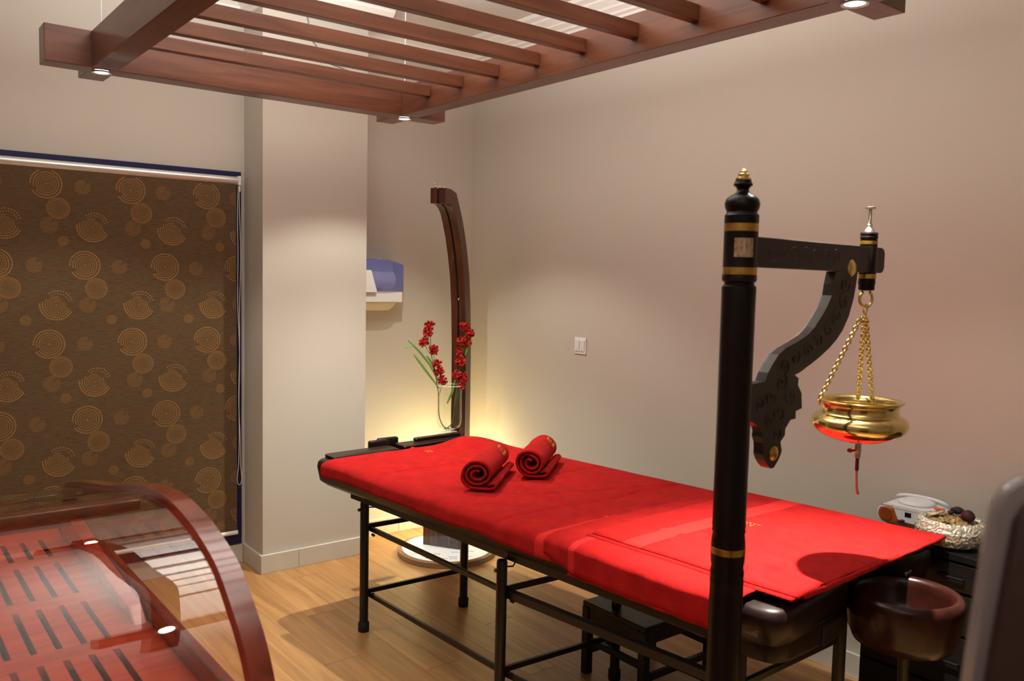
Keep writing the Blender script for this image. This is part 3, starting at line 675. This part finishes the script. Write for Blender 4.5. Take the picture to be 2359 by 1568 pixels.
# ---------------------------------------------------------------- wash basin at the foot
bs = thing('hair_wash_basin', 'glossy dark brown round basin fixed at the foot of the bed', 'basin', (SC.x, SC.y, .5))
b = B(); lathe(b, [(.02, .495), (.10, .497), (.130, .510), (.143, .54), (.150, .59), (.155, .625), (.154, .640), (.147, .650), (.137, .653), (.127, .650), (.120, .640), (.117, .625), (.112, .58), (.09, .540), (.03, .528)], (SC.x, SC.y), 56); obj('bowl', b, mat('basin_brown_gloss', lin(46, 18, 13), .25, spec=.32, noise_amt=.5, nscale=(14, 14, 14)), bs, smooth='all')
b = B(); lathe(b, [(.018, .5285), (.018, .532), (.010, .533)], (SC.x, SC.y), 20); obj('drain', b, STEEL, bs, smooth=True)
b = B(); lathe(b, [(.014, .30), (.016, .4995)], (SC.x+.02, SC.y), 16); obj('drain_pipe', b, BLACKM, bs, smooth=True)
b = B(); obox(b, (2.445, 1.19, .655), (1, .1, 0), (-.1, 1, 0), (0, 0, 1), .022, .004, .005, .002); obj('steel_tab', b, STEEL, bs, label='small bright steel tab')

# ---------------------------------------------------------------- stool under the bed
st = thing('low_black_stool', 'low black stool with square legs and stretchers standing under the bed', 'stool', (2.37, 2.12, 0))
BLK = mat('black_stained_wood', lin(27, 24, 23), .38, noise_amt=.4, nscale=(40, 40, 40))
obj('seat', bx(B(), 2.17, 2.56, 1.965, 2.285, .262, .282, .004), BLK, st)
for x in (2.185, 2.545):
    for y in (1.98, 2.27):
        obj('leg', bx(B(), x-.016, x+.016, y-.016, y+.016, 0, .262, .003), BLK, st)
for y in (1.98, 2.27): obj('apron', bx(B(), 2.202, 2.528, y-.010, y+.010, .212, .2615, .002), BLK, st); obj('rung', bx(B(), 2.202, 2.528, y-.009, y+.009, .075, .10, .002), BLK, st)
for x in (2.185, 2.545): obj('apron', bx(B(), x-.010, x+.010, 1.997, 2.253, .212, .2615, .002), BLK, st); obj('rung', bx(B(), x-.009, x+.009, 1.997, 2.253, .12, .145, .002), BLK, st)

# ---------------------------------------------------------------- black chest of drawers with radio and bowl
CZ = .67
cb = thing('black_drawer_cabinet', 'low black cabinet with drawers against the right wall, holding the radio', 'cabinet', (2.80, .8, 0))
CB = mat('black_lacquer', lin(22, 20, 20), .28, noise_amt=.2, nscale=(20, 20, 20))
obj('body', bx(B(), 2.705, 2.984, .32, 1.465, .05, CZ-.022, .002), CB, cb)
obj('top', bx(B(), 2.690, 2.986, .30, 1.475, CZ-.0215, CZ, .002), CB, cb)
obj('plinth', bx(B(), 2.72, 2.98, .34, 1.45, 0, .0495), CB, cb)
for z0, z1 in ((.065, .235), (.245, .41), (.42, .545), (.555, .64)):
    for y0, y1 in ((.33, .885), (.895, 1.455)):
        dr = obj('drawer_front', bx(B(), 2.692, 2.704, y0, y1, z0, z1, .002), CB, cb)
        b = B(); tube(b, [(2.690, (y0+y1)/2-.04, (z0+z1)/2), (2.681, (y0+y1)/2-.04, (z0+z1)/2), (2.681, (y0+y1)/2+.04, (z0+z1)/2), (2.690, (y0+y1)/2+.04, (z0+z1)/2)], .004, 8); obj('handle', b, BLACKM, dr)
RC = Vector((2.912, 1.398, CZ)); rx = Vector((.05, -1, 0)).normalized(); ry = Vector((1, .05, 0)).normalized()
rd = thing('portable_radio', 'white and orange portable radio on the black cabinet behind the silver bowl', 'radio', tuple(RC))
fn_ = lambda a, z, d: tuple(RC+(rx*a+ry*d+Vector((0, 0, z)))*.88)
ORG = mat('orange_plastic', lin(176, 92, 34), .35); WPL = mat('radio_white', (.74, .76, .80), .3)
prof = rounded([Vector((-.122, .002)), Vector((.122, .002)), Vector((.130, .055)), Vector((.095, .085)), Vector((-.095, .085)), Vector((-.130, .055))], [.03, .03, .03, .03, .03, .03], 4)
obj('body', prism(B(), [(p.x, p.y) for p in prof], -.070, .065, fn_, .012), WPL, rd, smooth=50)
pf = rounded([Vector((-.114, .008)), Vector((.114, .008)), Vector((.121, .050)), Vector((.100, .068)), Vector((-.100, .068)), Vector((-.121, .050))], [.03, .03, .02, .02, .02, .02], 4)
obj('orange_front', prism(B(), [(p.x, p.y) for p in pf], -.0775, -.0705, fn_, .002), ORG, rd, smooth=50, label='orange front')
obj('centre_panel', prism(B(), [(-.062, .083), (.062, .083), (.036, .026), (.026, .021), (-.026, .021), (-.036, .026)], -.0825, -.078, fn_, .001), WPL, rd, label='white tapered control panel')
obj('display', prism(B(), [(-.010, .044), (.014, .044), (.014, .062), (-.010, .062)], -.084, -.083, fn_), mat('dark_display', lin(32, 22, 24), .15), rd)
b = B()
for k in range(6): prism(b, [(-.052+.018*k, .070), (-.038+.018*k, .070), (-.038+.018*k, .078), (-.052+.018*k, .078)], -.0845, -.083, fn_)
obj('buttons', b, WHITEP, rd)
for sx in (-.085, .085): obj('speaker_grille', tube(B(), [fn_(sx, .038, -.0785), fn_(sx, .038, -.081)], .021, 20), mat('brown_grille', lin(140, 66, 22), .5), rd)
b = B(); tube(b, [fn_(-.035, .022, -.088), fn_(-.015, .026, -.086), fn_(-.008, .028, -.09)], [.004, .006, .003], 8); obj('dark_clip', b, mat('dark_red_plastic', lin(60, 20, 24), .4), rd)
b = B(); cz_ = RC+Vector((0, 0, .0755)); t = bmesh.new(); lathe(t, [(.060, 0), (.058, .007), (.046, .012), (.02, .014)], (0, 0), 32); t.transform(Matrix.Translation(cz_)); join(b, t); obj('disc_lid', b, WPL, rd, smooth='all')
b = B(); tube(b, [fn_(a, .088+.016*math.sin(PI*(a+.1)/.2)**.5 if abs(a) < .1 else .088, .045) for a in [-.1+.2*i/14 for i in range(15)]], .006, 8); obj('carry_handle', b, WPL, rd, smooth='all')
b = B(); obox(b, fn_(.092, .088, -.02), rx, ry, (0, 0, 1), .016, .008, .003, .002); obj('orange_button', b, mat('orange_bright', lin(225, 105, 50), .4), rd)

SB = Vector((2.785, 1.225)); 
sb = thing('silver_mosaic_bowl', 'round silver bowl with a sparkling crushed-glass surface on the black cabinet', 'bowl', (SB.x, SB.y, CZ))
SPK = mat('silver_mosaic', (.80, .76, .64), .22, metal=.55, noise_amt=1, col2=(.40, .36, .28), nscale=(140, 140, 140), detail=2)
b = B(); prof = [(.050, CZ+.001), (.084, CZ+.010), (.103, CZ+.034), (.106, CZ+.056), (.098, CZ+.078), (.086, CZ+.086), (.076, CZ+.080), (.070, CZ+.062), (.045, CZ+.03), (.002, CZ+.025)]
dp_ = []
for (r0, z0), (r1, z1) in zip(prof, prof[1:]):
    k_ = max(1, int(math.hypot(r1-r0, z1-z0)/.0045)); dp_ += [(lerp(r0, r1, i/k_), lerp(z0, z1, i/k_)) for i in range(k_)]
dp_.append(prof[-1]); lathe(b, dp_, (SB.x, SB.y), 130); rn = random.Random(3)
for v in b.verts:
    if v.co.z > CZ+.004: v.co += Vector((rn.uniform(-1, 1), rn.uniform(-1, 1), rn.uniform(-1, 1)))*.0019
obj('bowl', b, SPK, sb)
b = B(); rn = random.Random(5)
for k in range(150):
    a, r = rn.random()*6.28, .066*math.sqrt(rn.random()); c_ = Vector((SB.x+r*math.cos(a), SB.y+r*math.sin(a), CZ+.060+.018*(1-(r/.07)**2)+rn.uniform(0, .012))); d = Vector((rn.uniform(-1, 1), rn.uniform(-1, 1), rn.uniform(-.3, .3))).normalized(); e_ = d.orthogonal().normalized()
    obox(b, c_, d, e_, d.cross(e_), rn.uniform(.006, .012), rn.uniform(.004, .008), .0012)
o = obj('wood_shavings', b, mat('shavings', lin(190, 160, 110), .8, noise_amt=1, col2=lin(110, 80, 50), nscale=(60, 60, 60)), None, loc=(SB.x, SB.y, CZ+.05)); o['kind'] = 'stuff'; o['label'] = 'pale dried potpourri shavings heaped in the silver bowl'; o['category'] = 'potpourri'
def blob(name, c, r, sc_, m, label, cat, seed, amp=.12):
    b = B(); bmesh.ops.create_icosphere(b, subdivisions=3, radius=r, matrix=Matrix.Diagonal((*sc_, 1)))
    for v in b.verts: v.co *= 1+amp*noise.noise(v.co*60+Vector((seed, 0, 0)))
    b.transform(Matrix.Translation(c)); tag(obj(name, b, m, None, smooth='all', loc=c), label, cat)
blob('dried_fruit', (SB.x+.022, SB.y-.042, CZ+0.098), .021, (1, 1, .95), mat('maroon_husk', lin(74, 26, 26), .6, noise_amt=.4, nscale=(80, 80, 80)), 'round dark maroon dried fruit on the potpourri in the silver bowl', 'dried fruit', 1)
blob('seed_pod', (SB.x+.052, SB.y+.005, CZ+0.102), .019, (1.1, 1, .6), mat('black_pod', lin(34, 32, 32), .6), 'black wrinkled seed pod behind the maroon dried fruit', 'seed pod', 3, .3)
blob('seed_pod', (SB.x+.020, SB.y+.012, CZ+0.100), .009, (1, 1, .8), mat('maroon_husk', (0, 0, 0)), 'small dark red seed pod in the middle of the silver bowl', 'seed pod', 4, .3)
b = B(); poly = [(.030*math.cos(a)*(1+.2*math.sin(3*a)), .021*math.sin(a)) for a in [2*PI*i/20 for i in range(20)]]; t = bmesh.new(); prism(t, poly, -.002, .002, lambda x, y, d: (x, y, d+x*x*6), .0008)
t.transform(Matrix.Translation((SB.x-.010, SB.y+.040, CZ+0.093)) @ Matrix.Rotation(math.radians(-22), 4, 'X') @ Matrix.Rotation(math.radians(75), 4, 'Z')); join(b, t)
tag(obj('dried_slice', b, mat('cream_slice', lin(226, 208, 160), .7, noise_amt=.4, nscale=(50, 50, 50)), None, loc=(SB.x-.01, SB.y+.04, CZ+0.093)), 'pale cream dried slice at the left of the silver bowl', 'dried slice')
df = thing('reed_diffuser', 'small glass bottle with brown reeds tied together, behind the silver bowl', 'diffuser', (2.915, 1.155, CZ))
b = B(); lathe(b, [(.020, CZ+.001), (.022, CZ+.006), (.022, CZ+.040), (.012, CZ+.052), (.011, CZ+.062)], (2.915, 1.155), 20); obj('bottle', b, mat('clear_bottle', (.8, .82, .8), .08, alpha=.25), df, smooth=True)
for dx, dy, h_ in ((.012, -.014, .085), (.002, .004, .08), (.02, -.008, .09)):
    b = B(); tube(b, [(2.915, 1.155, CZ+.03), (2.915+dx, 1.155+dy, CZ+.062+h_)], .0018, 6); obj('reed', b, mat('brown_reed', lin(150, 100, 55), .7), df)
b = B(); lathe(b, [(.0125, CZ+.058), (.014, CZ+.064), (.0125, CZ+.071)], (2.915, 1.155), 14); obj('twine', b, mat('brown_reed', (0, 0, 0)), df)

# ---------------------------------------------------------------- turned stand with carved arm
PXY = (1.535, 1.152)
sd_ = thing('turned_wooden_stand', 'black turned wooden post with brass rings and carved side arm before the bed', 'stand', (*PXY, 0))
prof = [(.0372, .16), (.0372, .60), (.0370, .795), (.0365, .826), (.0375, .830), (.0372, .838), (.0360, .842), (.0375, .848), (.0372, .858), (.0350, .866), (.0372, .878), (.0378, .897), (.0378, .912), (.0368, .930), (.0350, .942), (.0372, .948), (.0360, .955), (.0372, .962), (.0365, .970), (.0365, 1.30), (.0368, 1.47), (.0372, 1.483), (.0366, 1.490), (.0320, 1.494), (.0318, 1.498), (.0372, 1.503), (.0372, 1.512), (.0364, 1.515), (.0364, 1.629), (.0372, 1.633), (.0362, 1.638), (.0372, 1.643), (.033, 1.6485), (.0325, 1.651), (.0365, 1.660), (.0378, 1.669), (.0345, 1.679), (.026, 1.6862), (.018, 1.690), (.0135, 1.6945), (.0125, 1.699), (.015, 1.704), (.0200, 1.7075), (.0205, 1.711), (.017, 1.717), (.017, 1.7195)]
b = B(); lathe(b, prof, PXY, 48); obj('post', b, POSTW, sd_, smooth=35)
def band(z0, z1, r, m=BRASSD, name='brass_band'):
    b = B(); lathe(b, [(r-.001, z0-.0005), (r, z0), (r, z1), (r-.001, z1+.0005)], PXY, 48, cap=False); obj(name, b, m, sd_, smooth=True)
band(1.609, 1.6255, .0368); band(1.516, 1.531, .0368); band(.897, .9115, .0382)
b = B(); lathe(b, [(.016, 1.7197), (.0165, 1.7235), (.012, 1.726), (.0122, 1.732), (.009, 1.7345), (.0088, 1.738), (.004, 1.741), (.001, 1.745)], PXY, 28); obj('finial_tip', b, BRASS, sd_, smooth=True, label='polished brass finial tip')
b = B(); a0, a1 = math.radians(196), math.radians(262); n = 20; za, zb = 1.553, 1.594
lo_ = [b.verts.new((PXY[0]+.0374*math.cos(lerp(a0, a1, i/n)), PXY[1]+.0374*math.sin(lerp(a0, a1, i/n)), za)) for i in range(n+1)]; hi_ = [b.verts.new((v.co.x, v.co.y, zb)) for v in lo_]
for i in range(n): b.faces.new((lo_[i], lo_[i+1], hi_[i+1], hi_[i]))
obj('foil_sticker', b, mat('foil', (.70, .62, .50), .22, metal=.9, noise_amt=1, col2=(.42, .16, .06), nscale=(130, 130, 90)), sd_, smooth='all', label='shiny foil sticker')
b = B(); lathe(b, [(.20, 0), (.205, .01), (.20, .03), (.13, .045), (.075, .06), (.05, .09), (.042, .13), (.045, .16)], PXY, 48); obj('base', b, POSTW, sd_, smooth=35)
AX = Vector((1, .024, 0)).normalized(); AY = Vector((-.024, 1, 0)).normalized(); PO = Vector((*PXY, 0))
fa = lambda a, z, d: tuple(PO+AX*a+AY*d+Vector((0, 0, z)))
bar = rounded([Vector((.034, 1.533)), Vector((.600, 1.531)), Vector((.610, 1.540)), Vector((.610, 1.588)), Vector((.600, 1.596)), Vector((.034, 1.600))], [0, .006, .004, .004, .006, 0], 3)
obj('arm_bar', prism(B(), [(p.x, p.y) for p in bar], -.014, .014, fa, .002), CARVE, sd_)
inn = [(.375, 1.531), (.366, 1.500), (.3605, 1.4718), (.341, 1.443), (.3162, 1.4191), (.29, 1.395), (.2626, 1.3782), (.22, 1.363), (.1737, 1.3502), (.145, 1.336), (.124, 1.317), (.105, 1.296), (.0933, 1.2739)]
outr = [(.4789, 1.531), (.473, 1.495), (.4642, 1.4612), (.446, 1.42), (.4194, 1.385), (.392, 1.362), (.3624, 1.3434), (.325, 1.325), (.2875, 1.3092), (.262, 1.300), (.245, 1.293), (.230, 1.288), (.215, 1.2849)]
obj('arm_brace', strip(B(), inn, outr, -.013, .013, fa), CARVE, sd_)
cl_ = [(.036, 1.2727), (.036, 1.26), (.036, 1.238), (.036, 1.201), (.037, 1.196), (.052, 1.187), (.071, 1.180), (.088, 1.170), (.0926, 1.160), (.090, 1.150), (.0985, 1.135), (.100, 1.122), (.100, 1.108), (.108, 1.094), (.1214, 1.0802), (.133, 1.0722)]
cr_ = [(.215, 1.2849), (.2323, 1.2756), (.2299, 1.2601), (.247, 1.240), (.2515, 1.203), (.2258, 1.198), (.2273, 1.1802), (.2055, 1.179), (.1854, 1.1602), (.1849, 1.1448), (.1681, 1.131), (.172, 1.118), (.1751, 1.1097), (.171, 1.100), (.1620, 1.088), (.1446, 1.0722)]
obj('carved_bracket', strip(B(), cl_, cr_, -.013, .013, fa), CARVE, sd_)
# carved scrolls in relief
def scroll(b, a, z, r, turns, ph, sgn=1):
    for side in (-.0135, .0135):
        pts = [fa(a+r*(1-t)*math.cos(ph+sgn*turns*2*PI*t), z+r*(1-t)*math.sin(ph+sgn*turns*2*PI*t), side) for t in [i/18*.9 for i in range(19)]]
        tube(b, pts, .0016, 5)
b = B()
for i, (a, z, r, ph) in enumerate([(.10, 1.566, .022, 0), (.145, 1.568, .018, 2), (.19, 1.565, .022, 3), (.235, 1.567, .018, 1), (.28, 1.565, .022, 4), (.325, 1.567, .018, 0), (.37, 1.565, .020, 2)]): scroll(b, a, z, r, 1.3, ph, 1 if i % 2 else -1)
obj('bar_carving', b, CARVE, sd_)['kind'] = 'stuff'
b = B()
for i, (a, z, r, ph) in enumerate([(.42, 1.50, .024, 0), (.42, 1.455, .022, 2), (.392, 1.42, .022, 4), (.355, 1.388, .021, 1), (.31, 1.362, .021, 3), (.265, 1.340, .020, 0), (.215, 1.325, .021, 2), (.17, 1.308, .020, 5), (.16, 1.27, .024, 1), (.205, 1.235, .026, 2), (.12, 1.24, .022, 0), (.16, 1.20, .024, 3), (.085, 1.225, .018, 4), (.12, 1.185, .018, 2), (.15, 1.15, .018, 1)]): scroll(b, a, z, r, 1.4, ph, 1 if i % 2 else -1)
obj('brace_carving', b, CARVE, sd_)['kind'] = 'stuff'
for a, z, r in ((.446, 1.541, .021), (.140, 1.107, .017)):
    for side in (-1,):
        b = B(); t = bmesh.new(); lathe(t, [(r, 0), (r, .002), (r*.86, .004), (r*.8, .003), (r*.6, .006), (r*.25, .008), (.0005, .0085)], (0, 0), 28)
        t.transform(Matrix((AX, Vector((0, 0, 1)), -AY)).transposed().to_4x4()); t.transform(Matrix.Translation(fa(a, z, -.0132))); join(b, t); obj('brass_boss', b, BRASS if z > 1.3 else BRASSD, sd_, smooth=True)
BW = Vector((2.085, 1.165))
b = B(); lathe(b, [(.010, 1.484), (.019, 1.486), (.0205, 1.491), (.0195, 1.496), (.021, 1.501), (.0215, 1.506), (.0205, 1.512), (.0215, 1.520), (.0215, 1.61), (.0205, 1.617), (.0225, 1.622), (.021, 1.627), (.0225, 1.631), (.021, 1.635), (.015, 1.637)], tuple(BW), 32); obj('end_spindle', b, POSTW, sd_, smooth=35)
for z0, z1 in ((1.604, 1.612), (1.516, 1.527)):
    b = B(); lathe(b, [(.0208, z0-.0005), (.0222, z0), (.0222, z1), (.0208, z1+.0005)], tuple(BW), 32, cap=False); obj('spindle_band', b, BRASSD, sd_, smooth=True)
b = B(); lathe(b, [(.014, 1.6372), (.012, 1.642), (.007, 1.648), (.006, 1.650), (.008, 1.653), (.0045, 1.658), (.0045, 1.690), (.0045, 1.693), (.013, 1.695), (.013, 1.699), (.004, 1.701)], tuple(BW), 24); obj('spindle_rod', b, mat('old_nickel', (.60, .55, .42), .22, metal=1), sd_, smooth=True, label='metal rod with a small cap')
b = B(); rc = Vector((BW.x, BW.y, 1.463)); tube(b, [rc+Vector((.786, -.617, 0))*.0165*math.sin(a)+Vector((0, 0, .0205*math.cos(a))) for a in [math.radians(lerp(28, 332, i/28)) for i in range(29)]], .0042, 8); obj('hook_ring', b, BRASS, sd_, smooth='all')

# brass bowl
bw = thing('hanging_brass_bowl', 'polished brass oil bowl hanging on chains from the arm of the stand', 'bowl', (BW.x, BW.y, 1.094))
b = B(); prof = [(.004, 1.0855), (.03, 1.087), (.066, 1.0945), (.098, 1.108), (.114, 1.122), (.1205, 1.134), (.1195, 1.146), (.112, 1.156), (.101, 1.162), (.097, 1.166), (.0955, 1.176), (.0965, 1.186), (.102, 1.193), (.1075, 1.196), (.1075, 1.199), (.099, 1.199), (.0935, 1.192), (.092, 1.178), (.092, 1.166), (.100, 1.158), (.110, 1.148), (.114, 1.135), (.106, 1.122), (.085, 1.108), (.04, 1.096), (.003, 1.094)]
lathe(b, prof, tuple(BW), 64); obj('bowl', b, BRASS, bw, smooth='all')
def link(b, c, d, up, ln, wd, r):
    s = d.cross(up).normalized(); n = 12
    tube(b, [c+d*(ln/2)*math.cos(2*PI*i/n)+s*(wd/2)*math.sin(2*PI*i/n) for i in range(n)], r, 6, closed=True)
Rv = Vector((.786, -.617, 0)); Fv = Vector((.617, .786, 0)); top_ = Vector((BW.x, BW.y, 1.425))
b = B(); link(b, top_+Vector((0, 0, .012)), Vector((0, 0, 1)), Fv, .026, .011, .0016); link(b, top_, Vector((0, 0, 1)), Rv, .018, .012, .0018); obj('top_link', b, BRASS, bw, smooth='all')
lug = [(-.112, 0), (.030, .085), (.062, .070)]
for a, f in lug:
    lp = BW.to_3d()+Rv*a*.96+Fv*f+Vector((0, 0, 1.198)); st_ = top_+Vector((0, 0, -.012)); st_ = st_+(Rv*a+Fv*f)*.10; d = (lp-st_); L = d.length; d.normalize(); n = int(L/.0098); b = B()
    for k in range(n+1):
        c_ = st_+d*(L*k/n); link(b, c_, d, Fv if k % 2 else Rv, .0130, .0102, .0025)
    obj('chain', b, BRASS, bw, smooth='all'); 
    b = B(); link(b, lp+Vector((0, 0, -.006)), Vector((0, 0, 1)), Rv, .014, .010, .0022); obj('lug', b, BRASS, bw, smooth='all')
b = B(); lathe(b, [(.0065, 1.045), (.0075, 1.046), (.0075, 1.060), (.0085, 1.062), (.0085, 1.0855)], tuple(BW), 20); obj('drip_valve', b, STEEL, bw, smooth=True, label='small steel drip valve')
b = B(); c_ = Vector((BW.x, BW.y, 1.064)); tube(b, [c_-Rv*.009, c_-Rv*.016], .003, 8); sphere(b, c_-Rv*.021, .0075, 10, 8, (1, 1, .8)); obj('valve_knob', b, mat('red_knob', lin(150, 20, 30), .3), bw, smooth='all', label='dark red valve knob')
b = B(); lathe(b, [(.0040, 1.0105), (.0048, 1.012), (.0048, 1.0445)], tuple(BW), 14); obj('nozzle', b, mat('brown_nozzle', lin(96, 40, 34), .35, metal=.4), bw, smooth=True)
b = B(); c_ = Vector((BW.x, BW.y, 1.0105)); tube(b, [c_, c_+Vector((.001, 0, -.02)), c_+Rv*.002+Vector((0, 0, -.045)), c_+Rv*.006+Vector((0, 0, -.063))], [.0028, .003, .0034, .004], 8); obj('wick', b, mat('pink_wick', lin(214, 110, 92), .8), bw, smooth='all', label='short pink cotton wick')

# ---------------------------------------------------------------- glazed wooden capsule, lower left
CX = .55
cp = thing('glazed_sauna_capsule', 'reddish brown wooden sauna capsule with a curved glass lid, in the lower left foreground', 'sauna capsule', (-.3, 2.0, 0))
REDW = mat('red_mahogany_gloss', lin(208, 74, 42), .25, noise_amt=1, col2=lin(176, 52, 28), nscale=(4, 30, 30), coat=.5)
RIMW = mat('capsule_rim_wood', lin(128, 52, 34), .22, noise_amt=1, col2=lin(92, 32, 22), nscale=(20, 20, 20), coat=.6)
DRK = mat('capsule_dark_inside', lin(44, 20, 16), .5)
YA, YBk, X0c = 1.30, 2.90, -1.75
obj('base_body', bx(B(), X0c, CX-.01, YA+.01, YBk-.01, 0, .60, .01), RIMW, cp)
b = B(); bx(b, X0c, CX, YA, YA+.03, .6005, .742, .004); bx(b, X0c, CX, YBk-.03, YBk, .6005, .742, .004); bx(b, CX-.028, CX, YA+.0305, YBk-.0305, .6005, .742, .004); bx(b, X0c, X0c+.03, YA+.0305, YBk-.0305, .6005, .742, .004)
obj('base_rim', b, RIMW, cp)
# slotted bench: one board of strips between the slots
b = B(); xs_ = CX-.0285; rows = [(2.76, 2.585), (2.52, 2.255), (2.19, 1.935), (1.87, 1.62), (1.55, 1.38)]; sp_ = .0475; sw_ = .013; x = .522
y_hi, y_lo = YBk-.031, YA+.031; edges = []
x = .434
bx(b, x, xs_, y_lo, y_hi, .678, .70)
bx(b, X0c+.031, -1.2, y_lo, y_hi, .678, .70)
while x > -1.2+.05:
    # slot column then a strip
    sx1, sx0 = x, x-sw_
    yy = y_hi
    for a_, c_ in rows:
        bx(b, sx0, sx1, a_, yy, .678, .70); yy = c_
    bx(b, sx0, sx1, y_lo, yy, .678, .70)
    nx_ = max(sx0-(sp_-sw_), -1.2); bx(b, nx_, sx0, y_lo, y_hi, .678, .70); x = nx_
obj('slotted_bench', b, REDW, cp, label='red-orange slotted lying board')
obj('heater_tray', bx(B(), X0c+.04, CX-.04, YA+.04, YBk-.04, .602, .61), DRK, cp)
# raised head board at the right end
hp_ = [(2.78, .7005), (2.80, .775), (2.70, .785), (2.58, .770), (2.40, .748), (2.20, .738), (2.02, .728), (1.97, .7005)]
obj('head_board', prism(B(), hp_, CX-.062, CX-.030, lambda y, z, d: (d, y, z), .004), REDW, cp)
oy = [(2.90, .742), (2.89, .80), (2.82, .845), (2.70, .875), (2.55, .905), (2.40, .930), (2.23, .962), (2.09, .995), (1.95, 1.018), (1.85, 1.027), (1.76, 1.028), (1.68, 1.020), (1.60, 1.006), (1.50, .975), (1.44, .938), (1.37, .880), (1.325, .820), (1.305, .77), (1.30, .742)]
def inset(pl_, d):
    out = []
    for i, p in enumerate(pl_):
        a = Vector(pl_[max(i-1, 0)]); c_ = Vector(pl_[min(i+1, len(pl_)-1)]); t_ = (c_-a).normalized(); n_ = Vector((t_.y, -t_.x)); q_ = Vector(p)+n_*d
        out.append((q_.x, max(q_.y, .742)))
    return out
def smooth_line(pl_, k=4):
    out = []; P = [Vector(p) for p in pl_]
    for i in range(len(P)-1):
        for j in range(k):
            t = j/k; p0 = P[max(i-1, 0)]; p1 = P[i]; p2 = P[i+1]; p3 = P[min(i+2, len(P)-1)]
            out.append(tuple(.5*((2*p1)+(p2-p0)*t+(2*p0-5*p1+4*p2-p3)*t*t+(3*p1-p0-3*p2+p3)*t*t*t)))
    out.append(pl_[-1]); return out
oy = smooth_line(oy); iy = inset(oy, -.029)
if min(p[1] for p in iy[20:40]) > 1.03: iy = inset(oy, .029)
fx = lambda y, z, d: (d, y, z)
for xa in (CX-.045, X0c):
    obj('arch_frame', strip(B(), oy, iy, xa+.005, xa+.045, fx), RIMW, cp, smooth=True)
gl = inset(oy, -.012)
if gl[len(gl)//2][1] > oy[len(oy)//2][1]: gl = inset(oy, .012)
CG2 = glass('capsule_glass', (.93, .91, .90), 1.95)
def sheet(i0, i1, name, label):
    b = B(); A_ = [b.verts.new((X0c+.046, y, z)) for y, z in gl[i0:i1]]; B_ = [b.verts.new((CX-.046, y, z)) for y, z in gl[i0:i1]]
    for i in range(len(A_)-1): b.faces.new((A_[i], A_[i+1], B_[i+1], B_[i]))
    o = obj(name, b, CG2, cp, smooth='all', label=label)
rid = min(range(len(oy)), key=lambda i: abs(oy[i][0]-1.985))
sheet(rid, len(gl), 'front_lid_glass', 'curved clear glass of the front lid'); sheet(0, rid, 'rear_lid_glass', 'curved clear glass of the rear lid')
b = B(); bx(b, X0c+.046, CX-.046, 1.955, 1.995, .965, .990, .004); obj('ridge_rail', b, RIMW, cp)
# end pane under the arch
b = B(); n_ = len(iy); up_ = [b.verts.new((CX-.022, y, z)) for y, z in iy]; dn_ = [b.verts.new((CX-.022, min(max(y, YA+.031), YBk-.031), .7425)) for y, z in iy]
for i in range(n_-1):
    if abs(iy[i][0]-iy[i+1][0]) > 1e-5:
        try: b.faces.new((up_[i], up_[i+1], dn_[i+1], dn_[i]))
        except Exception: pass
obj('end_glass', b, glass('end_pane_glass', (.95, .93, .92), 1.55), cp, label='clear end pane under the arch')

# ---------------------------------------------------------------- high-backed chair at the right edge
Rv3 = Vector((.786, -.617, 0)); Fv3 = Vector((.617, .786, 0)); chc = Vector((.66, .258, 0))+Rv3*.263
chr_ = thing('high_backed_chair', 'tall dark brown chair back with glossy grey frame, at the right edge', 'chair', (chc.x, chc.y, 0))
LEA = mat('dark_brown_leather', lin(58, 36, 32), .5, noise_amt=.2, nscale=(40, 40, 40)); GREYF = mat('grey_lacquer_frame', lin(120, 108, 108), .25, coat=.4)
fc = lambda a, z, d: tuple(chc+Rv3*a+Fv3*d+Vector((0, 0, z)))
o1 = rounded([Vector((-.290, .45)), Vector((.290, .45)), Vector((.275, 1.20)), Vector((.260, 1.363)), Vector((-.260, 1.363)), Vector((-.275, 1.20))], [.03, .03, .05, .03, .03, .05], 5)
obj('back_frame', prism(B(), [(p.x, p.y) for p in o1], 0, .014, fc, .004), GREYF, chr_, smooth=50, label='glossy grey frame')
o2 = rounded([Vector((-.282, .47)), Vector((.282, .47)), Vector((.267, 1.20)), Vector((.250, 1.350)), Vector((-.250, 1.350)), Vector((-.267, 1.20))], [.02, .02, .05, .02, .02, .05], 5)
obj('back_pad', prism(B(), [(p.x, p.y) for p in o2], -.012, -.001, fc, .005), LEA, chr_, smooth=50, label='dark brown back panel')
obj('seat', prism(B(), [(-.27, .38), (.27, .38), (.27, .449), (-.27, .449)], -.01, .42, fc, .02), LEA, chr_, smooth=50)
for a in (-.24, .24):
    for d in (.02, .39): obj('leg', prism(B(), [(a-.018, 0), (a+.018, 0), (a+.018, .379), (a-.018, .379)], d-.018, d+.018, fc, .003), GREYF, chr_)
